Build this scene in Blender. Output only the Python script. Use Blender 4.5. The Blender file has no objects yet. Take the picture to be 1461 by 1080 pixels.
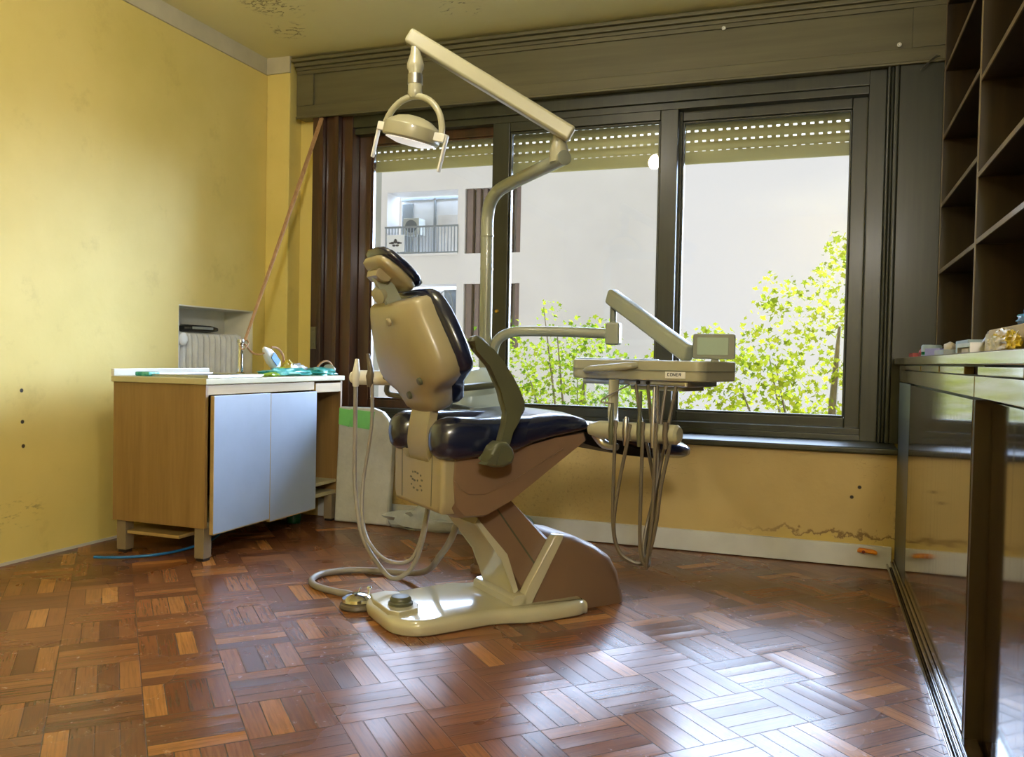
import bpy, bmesh, math, random
from mathutils import Vector, Matrix, noise
R = random.Random(7)
PI = math.pi
scene = bpy.context.scene
COL = scene.collection
V = Vector

# ------------------------------------------------------------------ materials
def lin(c):
    c = c / 255.0
    return c / 12.92 if c <= 0.04045 else ((c + 0.055) / 1.055) ** 2.4
def rgb(r, g, b): return (lin(r), lin(g), lin(b), 1.0)

class NT:
    def __init__(s, name):
        s.m = bpy.data.materials.new(name); s.m.use_nodes = True
        s.t = s.m.node_tree; s.t.nodes.clear()
        s.out = s.n('ShaderNodeOutputMaterial')
    def n(s, typ, **kw):
        nd = s.t.nodes.new(typ)
        for k, v in kw.items():
            if k.startswith('i_'):
                key = k[2:].replace('_', ' ')
                s.set(nd.inputs[key], v)
            else: setattr(nd, k, v)
        return nd
    def set(s, sock, v):
        if isinstance(v, bpy.types.NodeSocket): s.t.links.new(v, sock)
        else: sock.default_value = v
    def math(s, op, a, b=None, c=None, clamp=False):
        nd = s.n('ShaderNodeMath', operation=op, use_clamp=clamp)
        s.set(nd.inputs[0], a)
        if b is not None: s.set(nd.inputs[1], b)
        if c is not None: s.set(nd.inputs[2], c)
        return nd.outputs[0]
    def mix(s, f, a, b, blend='MIX'):
        nd = s.n('ShaderNodeMix', data_type='RGBA', blend_type=blend)
        s.set(nd.inputs[0], f); s.set(nd.inputs[6], a); s.set(nd.inputs[7], b)
        return nd.outputs[2]
    def pos(s): return s.n('ShaderNodeNewGeometry').outputs['Position']
    def obj(s): return s.n('ShaderNodeTexCoord').outputs['Object']
    def noise(s, vec, scale, detail=4, rough=0.55, sc3=None):
        if sc3:
            mp = s.n('ShaderNodeMapping'); s.set(mp.inputs[0], vec); mp.inputs[3].default_value = sc3; vec = mp.outputs[0]
        nd = s.n('ShaderNodeTexNoise'); s.set(nd.inputs['Vector'], vec)
        nd.inputs['Scale'].default_value = scale; nd.inputs['Detail'].default_value = detail
        nd.inputs['Roughness'].default_value = rough
        return nd.outputs[0]
    def ramp(s, f, stops):
        nd = s.n('ShaderNodeValToRGB'); s.set(nd.inputs[0], f)
        e = nd.color_ramp.elements
        e[0].position, e[0].color = stops[0]
        e[1].position, e[1].color = stops[-1]
        for p, c in stops[1:-1]:
            x = e.new(p); x.color = c
        return nd.outputs[0]
    def rng(s, v, a, b, c=0.0, d=1.0):
        nd = s.n('ShaderNodeMapRange', clamp=True, interpolation_type='SMOOTHSTEP')
        for i, x in enumerate((v, a, b, c, d)): s.set(nd.inputs[i], x)
        return nd.outputs[0]
    def bump(s, h, strength=0.3, dist=0.01):
        nd = s.n('ShaderNodeBump'); s.set(nd.inputs['Height'], h)
        nd.inputs['Strength'].default_value = strength; nd.inputs['Distance'].default_value = dist
        return nd.outputs[0]
    def bsdf(s, color, rough=0.5, normal=None, **kw):
        b = s.n('ShaderNodeBsdfPrincipled')
        s.set(b.inputs['Base Color'], color); s.set(b.inputs['Roughness'], rough)
        for k, v in kw.items(): s.set(b.inputs[k.replace('_', ' ')], v)
        if normal is not None: s.set(b.inputs['Normal'], normal)
        s.t.links.new(b.outputs[0], s.out.inputs[0]); return s.m

def plain(name, col, rough=0.45, var=0.06, scale=9.0, bump=0.0, **kw):
    n = NT(name); p = n.obj()
    f = n.noise(p, scale, 5)
    dark = tuple(c * (1 - 2.2 * var) for c in col[:3]) + (1,)
    lite = tuple(min(1, c * (1 + 1.4 * var)) for c in col[:3]) + (1,)
    c = n.ramp(f, [(0.3, dark), (0.7, lite)])
    nm = n.bump(n.noise(p, scale * 14, 3), bump, 0.002) if bump else None
    return n.bsdf(c, rough, nm, **kw)

def dist_spots(n, p, spots):
    """mask 1 inside any of the (x,y,z,r) dots"""
    acc = None
    for (x, y, z, r) in spots:
        d = n.n('ShaderNodeVectorMath', operation='DISTANCE'); n.set(d.inputs[0], p); d.inputs[1].default_value = (x, y, z)
        k = n.rng(d.outputs['Value'], r * 1.25, r * 0.75)
        acc = k if acc is None else n.math('MAXIMUM', acc, k)
    return acc

def wall_paint():
    n = NT('yellow_wall_paint'); p = n.pos()
    c = n.ramp(n.noise(p, 1.3, 5), [(0.3, rgb(214, 196, 108)), (0.7, rgb(230, 212, 130))])
    c = n.mix(n.math('MULTIPLY', n.rng(n.noise(p, 5, 6, 0.7), 0.56, 0.72), 0.22), c, rgb(176, 156, 84))
    sm = n.n('ShaderNodeSeparateXYZ'); n.set(sm.inputs[0], p)
    # scuffs low on the left wall
    sc = n.math('MULTIPLY', n.rng(n.noise(p, 14, 6, 0.75, (1, 1, 3)), 0.52, 0.66), n.math('MULTIPLY', n.rng(sm.outputs[2], 0.12, 0.17), n.rng(sm.outputs[2], 0.30, 0.22)))
    sc = n.math('MULTIPLY', sc, n.math('MULTIPLY', n.rng(sm.outputs[1], 2.50, 2.56), n.rng(sm.outputs[1], 2.80, 2.70)))
    c = n.mix(n.math('MULTIPLY', sc, 0.55), c, rgb(88, 76, 50))
    holes = dist_spots(n, p, HOLES_LEFT)
    c = n.mix(holes, c, rgb(46, 40, 28))
    nm = n.bump(n.noise(p, 26, 5), 0.12, 0.006)
    return n.bsdf(c, 0.62, nm)

def sill_wall_paint():
    n = NT('stained_yellow_plaster'); p = n.pos()
    c = n.ramp(n.noise(p, 1.8, 6), [(0.3, rgb(184, 158, 98)), (0.7, rgb(204, 178, 116))])
    sm = n.n('ShaderNodeSeparateXYZ'); n.set(sm.inputs[0], p)
    x, z = sm.outputs[0], sm.outputs[2]
    speck = n.math('MULTIPLY', n.rng(n.noise(p, 60, 5, 0.8), 0.52, 0.68), n.rng(x, -0.75, -1.15))
    c = n.mix(n.math('MULTIPLY', speck, 0.42), c, rgb(120, 100, 52))
    # damp tide mark above the baseboard towards the corner
    w = n.math('ADD', z, n.math('MULTIPLY', n.noise(p, 17, 4, 0.6), -0.15))
    zone = n.rng(x, -0.45, 0.05)
    tide = n.math('MULTIPLY', n.math('MULTIPLY', n.rng(w, 0.055, 0.06), n.rng(w, 0.078, 0.064)), zone)
    c = n.mix(n.math('MULTIPLY', tide, 0.8), c, rgb(106, 78, 34))
    lo = n.math('MULTIPLY', n.rng(w, 0.062, 0.045), zone)
    c = n.mix(n.math('MULTIPLY', lo, 0.45), c, rgb(196, 170, 66))
    mold = n.math('MULTIPLY', n.rng(n.noise(p, 24, 5, 0.7, (1.6, 1, 0.5)), 0.56, 0.66), n.math('MULTIPLY', n.rng(x, 0.2, 0.28), n.rng(z, 0.42, 0.15)))
    c = n.mix(n.math('MULTIPLY', mold, 0.75), c, rgb(74, 60, 30))
    crk = n.noise(p, 7, 3, 0.6, (1, 1, 4))
    line = n.math('MULTIPLY', n.rng(n.math('ABSOLUTE', n.math('SUBTRACT', crk, 0.5)), 0.006, 0.0), n.rng(n.noise(p, 2.1, 2), 0.52, 0.6))
    c = n.mix(n.math('MULTIPLY', line, 0.6), c, rgb(120, 92, 48))
    holes = dist_spots(n, p, [(0.181, 4.08, 0.355, 0.008), (0.150, 4.08, 0.309, 0.008)])
    c = n.mix(holes, c, rgb(40, 32, 22))
    nm = n.bump(n.noise(p, 20, 6), 0.2, 0.008)
    return n.bsdf(c, 0.6, nm)

def ceiling_paint():
    n = NT('yellow_ceiling_paint'); p = n.pos()
    c = n.ramp(n.noise(p, 1.1, 5), [(0.3, rgb(230, 222, 158)), (0.7, rgb(238, 231, 172))])
    sp = dist_spots(n, p, [(-2.60, 3.62, 2.65, 0.17), (-2.75, 3.95, 2.65, 0.12), (-1.75, 3.95, 2.65, 0.10), (-1.2, 3.75, 2.65, .1)])
    fl = n.math('MULTIPLY', n.math('MULTIPLY', sp, n.rng(n.math('ABSOLUTE', n.math('SUBTRACT', n.noise(p, 9, 4, 0.6, (1, 2, 1)), 0.5)), 0.03, 0.012)), n.rng(n.noise(p, 7, 2), .48, .56))
    c = n.mix(n.math('MULTIPLY', fl, 0.75), c, rgb(112, 98, 52))
    return n.bsdf(c, 0.65, n.bump(n.math('ADD', n.noise(p, 16, 4), n.math('MULTIPLY', fl, -0.6)), 0.15, 0.01))

def parquet():
    n = NT('parquet_floor'); p = n.pos()
    sm = n.n('ShaderNodeSeparateXYZ'); n.set(sm.inputs[0], p)
    x, y = sm.outputs[0], sm.outputs[1]
    B = 0.2165
    q = n.math('MULTIPLY', n.math('ADD', x, y), 0.70711)
    r = n.math('MULTIPLY', n.math('SUBTRACT', y, x), 0.70711)
    U = n.math('DIVIDE', n.math('SUBTRACT', q, 0.075 - 40 * B), B)
    W = n.math('DIVIDE', n.math('SUBTRACT', r, 2.24 - 40 * B), B)
    iu, iw = n.math('FLOOR', U), n.math('FLOOR', W)
    fu, fw = n.math('FRACT', U), n.math('FRACT', W)
    par = n.math('MODULO', n.math('ADD', iu, iw), 2)
    def sel(a, b):   # par==0 -> a
        return n.math('ADD', n.math('MULTIPLY', a, n.math('SUBTRACT', 1, par)), n.math('MULTIPLY', b, par))
    across = sel(fu, fw); along = sel(fw, fu)
    a4 = n.math('MULTIPLY', across, 4)
    idx = n.math('FLOOR', a4); fa = n.math('FRACT', a4)
    cv = n.n('ShaderNodeCombineXYZ'); n.set(cv.inputs[0], iu); n.set(cv.inputs[1], iw); n.set(cv.inputs[2], idx)
    wn = n.n('ShaderNodeTexWhiteNoise', noise_dimensions='3D'); n.set(wn.inputs['Vector'], cv.outputs[0])
    rnd = wn.outputs[0]
    sc = n.n('ShaderNodeSeparateColor'); n.set(sc.inputs[0], wn.outputs[1])
    r2, r3 = sc.outputs[0], sc.outputs[1]
    # grain runs along each strip
    gv = n.n('ShaderNodeCombineXYZ'); n.set(gv.inputs[0], n.math('MULTIPLY', across, 1.0)); n.set(gv.inputs[1], n.math('MULTIPLY', along, 0.045)); n.set(gv.inputs[2], n.math('MULTIPLY', rnd, 40))
    grain = n.noise(gv.outputs[0], 34, 4, 0.6)
    base = n.ramp(rnd, [(0.0, rgb(96, 58, 36)), (0.28, rgb(114, 70, 42)), (0.62, rgb(128, 80, 46)), (0.88, rgb(142, 92, 52)), (0.96, rgb(164, 110, 58)), (1.0, rgb(184, 126, 66))])
    c = n.mix(n.math('MULTIPLY', n.rng(grain, 0.40, 0.70), 0.45), base, rgb(62, 32, 20))
    big = n.noise(p, 0.9, 4)
    c = n.mix(n.math('MULTIPLY', n.rng(big, 0.45, 0.7), 0.22), c, rgb(112, 78, 56))
    dirt = n.rng(n.noise(p, 30, 6, 0.75), 0.58, 0.75)
    c = n.mix(n.math('MULTIPLY', dirt, 0.16), c, rgb(150, 120, 90))
    # joints
    ea = n.math('MULTIPLY', n.math('MINIMUM', fa, n.math('SUBTRACT', 1, fa)), 0.25)
    el = n.math('MINIMUM', along, n.math('SUBTRACT', 1, along))
    e = n.math('MINIMUM', ea, el)
    gap = n.rng(e, 0.0085, 0.003)
    gapv = n.math('MULTIPLY', gap, n.math('ADD', 0.35, n.math('MULTIPLY', r2, 0.65)))
    c = n.mix(n.math('MULTIPLY', gapv, 0.85), c, rgb(26, 14, 9))
    # every strip is cupped and tilted a little
    cen = n.math('SUBTRACT', fa, 0.5)
    cup = n.math('MULTIPLY', n.math('MULTIPLY', cen, cen), n.math('MULTIPLY', n.math('SUBTRACT', r3, 0.15), 0.0026))
    tilt = n.math('MULTIPLY', cen, n.math('MULTIPLY', n.math('SUBTRACT', r2, 0.5), 0.0013))
    h = n.math('ADD', cup, tilt)
    h = n.math('ADD', h, n.math('MULTIPLY', gap, -0.0008))
    h = n.math('ADD', h, n.math('MULTIPLY', n.noise(p, 5, 1), 0.00025))
    h = n.math('ADD', h, n.math('MULTIPLY', grain, 0.00014))
    bp = n.n('ShaderNodeBump'); bp.inputs['Strength'].default_value = 1.0; bp.inputs['Distance'].default_value = 1.0; n.set(bp.inputs['Height'], h)
    ro = n.math('ADD', 0.18, n.math('ADD', n.math('MULTIPLY', n.rng(n.noise(p, 1.6, 3, 0.5), 0.25, 0.8), 0.2), n.math('MULTIPLY', dirt, 0.12)))
    return n.bsdf(c, ro, bp.outputs[0], IOR=1.5)

def wood(name, dark, lite, rough, scale=(1, 1, 1), grain=18, coat=0.0, coat_rough=0.08, axis='z', contrast=(0.35, 0.7), bumps=0.05, spec=None):
    n = NT(name); p = n.obj()
    st = {'x': (0.06, 1, 1), 'y': (1, 0.06, 1), 'z': (1, 1, 0.06)}[axis]
    f = n.noise(p, grain, 6, 0.62, st)
    f2 = n.noise(p, grain * 5, 3, 0.5, st)
    g = n.math('ADD', n.math('MULTIPLY', f, 0.75), n.math('MULTIPLY', f2, 0.25))
    c = n.ramp(g, [(contrast[0], dark), (contrast[1], lite)])
    kw = {}
    if coat: kw = dict(Coat_Weight=coat, Coat_Roughness=coat_rough)
    return n.bsdf(c, rough, n.bump(f2, bumps, 0.004), **kw)

def varnish():
    n = NT('glossy_dark_varnished_wood'); p = n.obj()
    f = n.noise(p, 14, 6, 0.62, (1, 1, 0.07))
    c = n.ramp(f, [(0.35, rgb(34, 24, 15)), (0.7, rgb(66, 46, 28))])
    st = n.noise(p, 40, 4, 0.6, (1, 1, 0.03))
    ro = n.math('ADD', 0.07, n.math('MULTIPLY', n.rng(st, 0.45, 0.75), 0.16))
    wv = n.math('ADD', n.math('MULTIPLY', n.noise(p, 12, 3, 0.5, (1, 1, 0.08)), 0.6), n.math('MULTIPLY', n.noise(p, 90, 4, 0.6, (1, 1, 0.025)), 0.5))
    return n.bsdf(c, ro, n.bump(wv, 0.07, 0.004), IOR=1.6, Coat_Weight=0.8, Coat_Roughness=0.07, Coat_IOR=1.6)

def counter_wood():
    n = NT('olive_brown_varnished_counter_wood'); p = n.obj()
    f = n.noise(p, 14, 6, 0.62, (1, 0.07, 1))
    c = n.ramp(f, [(0.35, rgb(98, 84, 44)), (0.7, rgb(136, 118, 64))])
    return n.bsdf(c, n.math('ADD', 0.1, n.math('MULTIPLY', f, 0.1)), n.bump(f, 0.05, 0.004), IOR=1.6, Coat_Weight=0.8, Coat_Roughness=0.08)

def glass_pane():
    n = NT('window_glass')
    tr = n.n('ShaderNodeBsdfTransparent'); tr.inputs[0].default_value = (0.97, 0.985, 0.975, 1)
    gl = n.n('ShaderNodeBsdfGlossy'); gl.inputs['Roughness'].default_value = 0.0
    fr = n.n('ShaderNodeFresnel'); fr.inputs[0].default_value = 1.45
    mx = n.n('ShaderNodeMixShader')
    n.set(mx.inputs[0], fr.outputs[0]); n.set(mx.inputs[1], tr.outputs[0]); n.set(mx.inputs[2], gl.outputs[0])
    n.t.links.new(mx.outputs[0], n.out.inputs[0]); return n.m

def leaf_mat(name, c1, c2, tw=0.42):
    n = NT(name)
    oi = n.n('ShaderNodeNewGeometry')
    c = n.ramp(oi.outputs['Random Per Island'], [(0.0, c1), (1.0, c2)])
    d = n.n('ShaderNodeBsdfDiffuse'); n.set(d.inputs[0], c)
    t = n.n('ShaderNodeBsdfTranslucent'); n.set(t.inputs[0], c)
    mx = n.n('ShaderNodeMixShader'); mx.inputs[0].default_value = tw
    n.set(mx.inputs[1], d.outputs[0]); n.set(mx.inputs[2], t.outputs[0])
    n.t.links.new(mx.outputs[0], n.out.inputs[0]); return n.m

def plastic_film(name, col, alpha=0.6, rough=0.2):
    n = NT(name); p = n.obj()
    f = n.noise(p, 16, 6, 0.7)
    c = n.ramp(f, [(0.3, tuple(x * 0.8 for x in col[:3]) + (1,)), (0.7, col)])
    return n.bsdf(c, rough, n.bump(f, 0.5, 0.01), Alpha=alpha)

def mottled(name, stops, scale, rough=0.35, bump=0.3, **kw):
    n = NT(name); p = n.obj()
    f = n.noise(p, scale, 4, 0.6)
    return n.bsdf(n.ramp(f, stops), rough, n.bump(f, bump, 0.006), **kw)

def emit(name, col, s):
    n = NT(name); e = n.n('ShaderNodeEmission'); e.inputs[0].default_value = col; e.inputs[1].default_value = s
    n.t.links.new(e.outputs[0], n.out.inputs[0]); return n.m

HOLES_LEFT = [(-3.15, 2.655, 0.722, 0.0085), (-3.15, 2.66, 0.59, 0.0085), (-3.15, 2.665, 0.487, 0.0085)]
M = dict(
    wall=wall_paint(), sillwall=sill_wall_paint(), ceil=ceiling_paint(), floor=parquet(),
    niche=plain('pale_grey_niche_paint', rgb(230, 228, 210), 0.6, 0.05, 6),
    cornice=plain('pale_cornice_paint', rgb(196, 190, 160), 0.6, 0.05, 6),
    skirting=plain('white_baseboard_paint', rgb(206, 206, 200), 0.4, 0.05, 5),
    jamb=wood('brown_varnished_jamb', rgb(42, 24, 15), rgb(82, 46, 26), 0.32, grain=10, coat=0.5, coat_rough=0.12),
    frame=wood('dark_window_wood', rgb(34, 37, 24), rgb(50, 52, 34), 0.4, grain=12, coat=0.1, coat_rough=0.2),
    pelmet=wood('olive_brown_pelmet_wood', rgb(84, 80, 56), rgb(106, 101, 72), 0.5, grain=9, axis='x', bumps=0.1),
    shelf=wood('dark_shelf_wood', rgb(36, 26, 14), rgb(60, 45, 24), 0.42, grain=10),
    shelfedge=wood('highlit_shelf_edge_wood', rgb(110, 94, 66), rgb(160, 142, 108), 0.3, grain=10, coat=.3),  # paler than the boards: the light the edges catch is in the colour
    varnish=varnish(), counter=counter_wood(),
    oak=wood('light_wood_laminate', rgb(124, 96, 54), rgb(150, 120, 72), 0.42, grain=16),
    oakrail=wood('pale_wood_rail', rgb(160, 134, 82), rgb(182, 156, 100), 0.45, grain=16, axis='y'),
    laminate=plain('cream_worktop_laminate', rgb(184, 176, 136), 0.35, 0.05, 8),
    bluedoor=plain('pale_blue_door_laminate', rgb(150, 166, 188), 0.35, 0.03, 5),
    tanmetal=plain('taupe_painted_metal', rgb(128, 114, 90), 0.45, 0.06, 8),
    cream=plain('cream_plastic_shell', rgb(156, 145, 113), 0.34, 0.035, 5, Coat_Weight=0.25, Coat_Roughness=0.2),
    tan=plain('tan_plastic_shell', rgb(124, 99, 77), 0.4, 0.03, 5),
    basewhite=plain('cream_enamel_base', rgb(190, 185, 157), 0.16, 0.03, 4, Coat_Weight=0.6, Coat_Roughness=0.06),
    white=plain('white_plastic', rgb(222, 222, 212), 0.3, 0.03, 5),
    armgrey=plain('light_grey_green_enamel', rgb(146, 150, 132), 0.32, 0.04, 6, Coat_Weight=0.3),
    lampgrey=plain('ivory_enamel', rgb(160, 157, 131), 0.3, 0.04, 6, Coat_Weight=0.3),
    olive=plain('olive_grey_armrest_plastic', rgb(80, 82, 62), 0.42, 0.04, 8),
    navy=plain('navy_vinyl', rgb(22, 28, 52), 0.24, 0.1, 6, Coat_Weight=0.5, Coat_Roughness=0.15),
    black=plain('black_plastic', rgb(24, 24, 26), 0.4, 0.1, 8),
    unit=plain('pale_blue_white_enamel', rgb(178, 192, 188), 0.25, 0.03, 4, Coat_Weight=0.4),
    hose=plain('taupe_rubber_hose', rgb(94, 84, 68), 0.42, 0.06, 20),
    hosegrey=plain('grey_rubber_hose', rgb(136, 130, 122), 0.42, 0.06, 20),
    chrome=plain('chrome', (0.75, 0.75, 0.76, 1), 0.12, 0.02, 8, Metallic=1.0),
    steel=plain('dull_steel', (0.5, 0.5, 0.5, 1), 0.35, 0.05, 10, Metallic=1.0),
    brass=plain('brass', (0.6, 0.42, 0.12, 1), 0.3, 0.08, 20, Metallic=1.0),
    glass=glass_pane(),
    shutter=wood('olive_shutter_slat', rgb(140, 132, 82), rgb(174, 166, 112), 0.5, grain=6, axis='x'),
    screen=plain('grey_green_screen', rgb(150, 168, 154), 0.15, 0.02, 5),
    screenframe=plain('grey_monitor_case', rgb(120, 124, 112), 0.4, 0.04, 8),
    lens=plain('frosted_lamp_lens', rgb(240, 240, 238), 0.2, 0.02, 8, Emission_Color=(1, .98, .95, 1), Emission_Strength=0.55),
    radiator=plain('grey_white_radiator_enamel', rgb(226, 230, 230), 0.35, 0.05, 12),
    facade=plain('white_render', rgb(232, 230, 228), 0.8, 0.03, 0.8),
    facadegrey=plain('grey_concrete', rgb(178, 182, 176), 0.8, 0.06, 1.0),
    window_out=plain('pale_blue_grey_glass', rgb(206, 208, 208), 0.2, 0.08, 0.7),
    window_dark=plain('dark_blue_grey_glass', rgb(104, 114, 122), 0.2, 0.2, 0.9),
    curtain=plain('pale_curtain', rgb(206, 202, 194), 0.8, 0.08, 2.0),
    louvre=plain('brown_louvre', rgb(124, 108, 104), 0.6, 0.08, 3),
    rail=plain('grey_railing_metal', rgb(130, 138, 142), 0.5, 0.05, 3),
    leaf1=leaf_mat('yellow_green_leaves', rgb(74, 88, 10), rgb(150, 150, 36)),  # yellower leaf tone, varied at random per leaf
    leaf2=leaf_mat('green_leaves', rgb(56, 82, 12), rgb(136, 144, 32)),
    bark=plain('bark', rgb(96, 84, 64), 0.9, 0.2, 10),
    strap=wood('orange_beige_webbing', rgb(150, 112, 74), rgb(186, 150, 108), 0.75, grain=60),
    teal=mottled('crumpled_teal_plastic', [(0.3, rgb(12, 78, 86)), (0.5, rgb(40, 150, 142)), (0.72, rgb(120, 200, 184))], 22, 0.3, 0.6),
    clear=plastic_film('crumpled_clear_plastic', rgb(206, 212, 206), 0.75),
    whitefilm=plastic_film('white_plastic_wrap', rgb(206, 206, 192), 0.9, 0.3),
    greentape=plain('green_tape', rgb(116, 196, 108), 0.5, 0.06, 8),
    paperwhite=plain('white_paper', rgb(224, 226, 224), 0.6, 0.02, 8),
    bluelabel=plain('blue_print', rgb(40, 120, 190), 0.5, 0.1, 12),
    yellowbag=mottled('yellow_plastic_bag', [(0.3, rgb(140, 120, 30)), (0.7, rgb(220, 196, 70))], 26, 0.3, 0.5),
    limebag=mottled('lime_plastic_bag', [(0.3, rgb(90, 130, 20)), (0.7, rgb(170, 210, 60))], 26, 0.3, 0.5),
    greenbottle=plain('green_bottle_plastic', rgb(14, 92, 56), 0.2, 0.05, 8),
    bluecable=plain('blue_cable', rgb(30, 110, 170), 0.5, 0.05, 8),
    beigecard=plain('beige_cardboard', rgb(196, 184, 156), 0.7, 0.05, 8),
    greycard=plain('grey_card', rgb(150, 158, 156), 0.6, 0.06, 10),
    bluecard=plain('pale_blue_card', rgb(160, 180, 192), 0.6, 0.06, 10),
    red=plain('red_card', rgb(168, 60, 54), 0.5, 0.08, 10),
    lilac=plain('lilac_card', rgb(150, 150, 206), 0.5, 0.06, 10),
    bluebag=mottled('crumpled_blue_plastic', [(0.3, rgb(10, 90, 190)), (0.6, rgb(30, 140, 230)), (0.8, rgb(140, 210, 250))], 24, 0.25, 0.6),
    ink=plain('dark_print', rgb(44, 46, 60), 0.6, 0.05, 10),
    orange=mottled('orange_peel', [(0.3, rgb(190, 100, 10)), (0.7, rgb(230, 150, 30))], 40, 0.5, 0.3),
    redbrown=plain('red_brown_spot', rgb(120, 40, 14), 0.5, 0.1, 30),
    silver=plain('brushed_aluminium', (0.62, 0.64, 0.66, 1), 0.3, 0.06, 14, Metallic=1.0),
    globe=emit('fill_globe_glow', (1.0, 0.95, 0.88, 1), 225),  # glow of the added fill globe behind the camera
    bulb=emit('warm_bulb_glow', (1.0, 0.93, 0.82, 1), 400),
)

# ------------------------------------------------------------------ objects
BASE = {}
def put(o, name_mat=None):
    COL.objects.link(o); return o
def thing(name, label, cat, loc, rotz=0.0, group=None, kind=None):
    o = bpy.data.objects.new(name, None); put(o)
    o.location = loc; o.rotation_euler = (0, 0, rotz); o.empty_display_size = 0.05
    BASE[o.name] = Matrix.Translation(V(loc)) @ Matrix.Rotation(rotz, 4, 'Z')
    tag(o, label, cat, group, kind); return o
def tag(o, label=None, cat=None, group=None, kind=None):
    if label: o['label'] = label
    if cat: o['category'] = cat
    if group: o['group'] = group
    if kind: o['kind'] = kind
    return o
def obj(name, bm, mat, parent=None, smooth=40, recalc=True):
    """bm is in world coordinates; linked as one mesh object"""
    if recalc: bmesh.ops.recalc_face_normals(bm, faces=bm.faces[:])
    if parent is not None:
        mw = BASE[parent.name]
    else:
        xs = [v.co for v in bm.verts]
        lo = V((min(c.x for c in xs), min(c.y for c in xs), min(c.z for c in xs))); hi = V((max(c.x for c in xs), max(c.y for c in xs), max(c.z for c in xs)))
        mw = Matrix.Translation(V(((lo.x + hi.x) / 2, (lo.y + hi.y) / 2, lo.z)))
    bmesh.ops.transform(bm, matrix=mw.inverted(), verts=bm.verts[:])
    me = bpy.data.meshes.new(name); bm.to_mesh(me); bm.free()
    for p in me.polygons: p.use_smooth = True
    me.set_sharp_from_angle(angle=math.radians(smooth))
    mats = mat if isinstance(mat, (list, tuple)) else [mat]
    for m in mats: me.materials.append(M[m] if isinstance(m, str) else m)
    o = bpy.data.objects.new(name, me); put(o)
    if smooth == 40:
        md = o.modifiers.new('flat_faces', 'WEIGHTED_NORMAL'); md.keep_sharp = True; md.weight = 100
    if parent is not None: o.parent = parent; BASE[o.name] = mw
    else: o.matrix_world = mw; o.location = mw.translation; BASE[o.name] = mw
    return o
def NB(): return bmesh.new()
def box(bm, x0, x1, y0, y1, z0, z1, bev=0.0, seg=2, mtx=None, mi=0):
    vs = [bm.verts.new((x, y, z)) for z in (z0, z1) for y in (y0, y1) for x in (x0, x1)]
    F = [(0, 2, 3, 1), (4, 5, 7, 6), (0, 1, 5, 4), (2, 6, 7, 3), (0, 4, 6, 2), (1, 3, 7, 5)]
    fs = [bm.faces.new([vs[i] for i in f]) for f in F]
    for f in fs: f.material_index = mi
    if bev:
        es = list({e for f in fs for e in f.edges})
        r = bmesh.ops.bevel(bm, geom=es, offset=bev, segments=seg, profile=0.5, affect='EDGES')
        vs = list({v for f in r['faces'] for v in f.verts} | {v for v in vs if v.is_valid})
    if mtx is not None: bmesh.ops.transform(bm, matrix=mtx, verts=[v for v in vs if v.is_valid])
    return bm
def prism(bm, pts, fn, d0, d1, bev=0.0, seg=2, taper=None):
    """closed polygon pts (a,b) swept from d0 to d1; fn(a,b,d)->world"""
    n = len(pts)
    tp = taper or (lambda a, b, d: (a, b))
    A = [bm.verts.new(fn(*tp(a, b, d0), d0)) for a, b in pts]
    B = [bm.verts.new(fn(*tp(a, b, d1), d1)) for a, b in pts]
    fa = bm.faces.new(A); fb = bm.faces.new(B[::-1])
    for i in range(n): bm.faces.new((A[i], B[i], B[(i + 1) % n], A[(i + 1) % n]))
    if bev:
        es = list(fa.edges) + list(fb.edges)
        bmesh.ops.bevel(bm, geom=es, offset=bev, segments=seg, profile=0.5, affect='EDGES')
    return bm
def spline(pts, k=6):
    P = [V(p) for p in pts]; out = []
    for i in range(len(P) - 1):
        p0 = P[max(i - 1, 0)]; p1 = P[i]; p2 = P[i + 1]; p3 = P[min(i + 2, len(P) - 1)]
        for j in range(k):
            t = j / k
            out.append(0.5 * ((2 * p1) + (p2 - p0) * t + (2 * p0 - 5 * p1 + 4 * p2 - p3) * t * t + (3 * p1 - p0 - 3 * p2 + p3) * t ** 3))
    out.append(P[-1]); return out
def tube(bm, pts, r, n=10, k=0, flat=None):
    P = spline(pts, k) if k else [V(p) for p in pts]
    m = len(P); rr = r if isinstance(r, (list, tuple)) else None
    T = []
    for i in range(m):
        t = P[min(i + 1, m - 1)] - P[max(i - 1, 0)]; T.append(t.normalized())
    a = T[0].orthogonal().normalized(); rings = []
    for i in range(m):
        a = (a - T[i] * a.dot(T[i]))
        a = a.normalized() if a.length > 1e-6 else T[i].orthogonal().normalized()
        b = T[i].cross(a)
        if rr:
            u = i / (m - 1) * (len(rr) - 1); j = min(int(u), len(rr) - 2); ri = rr[j] + (rr[j + 1] - rr[j]) * (u - j)
        else: ri = r
        fa, fb = flat or (1, 1)
        rings.append([bm.verts.new(P[i] + (a * math.cos(2 * PI * j / n) * fa + b * math.sin(2 * PI * j / n) * fb) * ri) for j in range(n)])
    for i in range(m - 1):
        for j in range(n): bm.faces.new((rings[i][j], rings[i][(j + 1) % n], rings[i + 1][(j + 1) % n], rings[i + 1][j]))
    bm.faces.new(rings[0][::-1]); bm.faces.new(rings[-1]); return bm
def loft(bm, rings, cap=True):
    vr = [[bm.verts.new(p) for p in r] for r in rings]; n = len(vr[0])
    for i in range(len(vr) - 1):
        for j in range(n): bm.faces.new((vr[i][j], vr[i][(j + 1) % n], vr[i + 1][(j + 1) % n], vr[i + 1][j]))
    if cap: bm.faces.new(vr[0][::-1]); bm.faces.new(vr[-1])
    return bm
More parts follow.
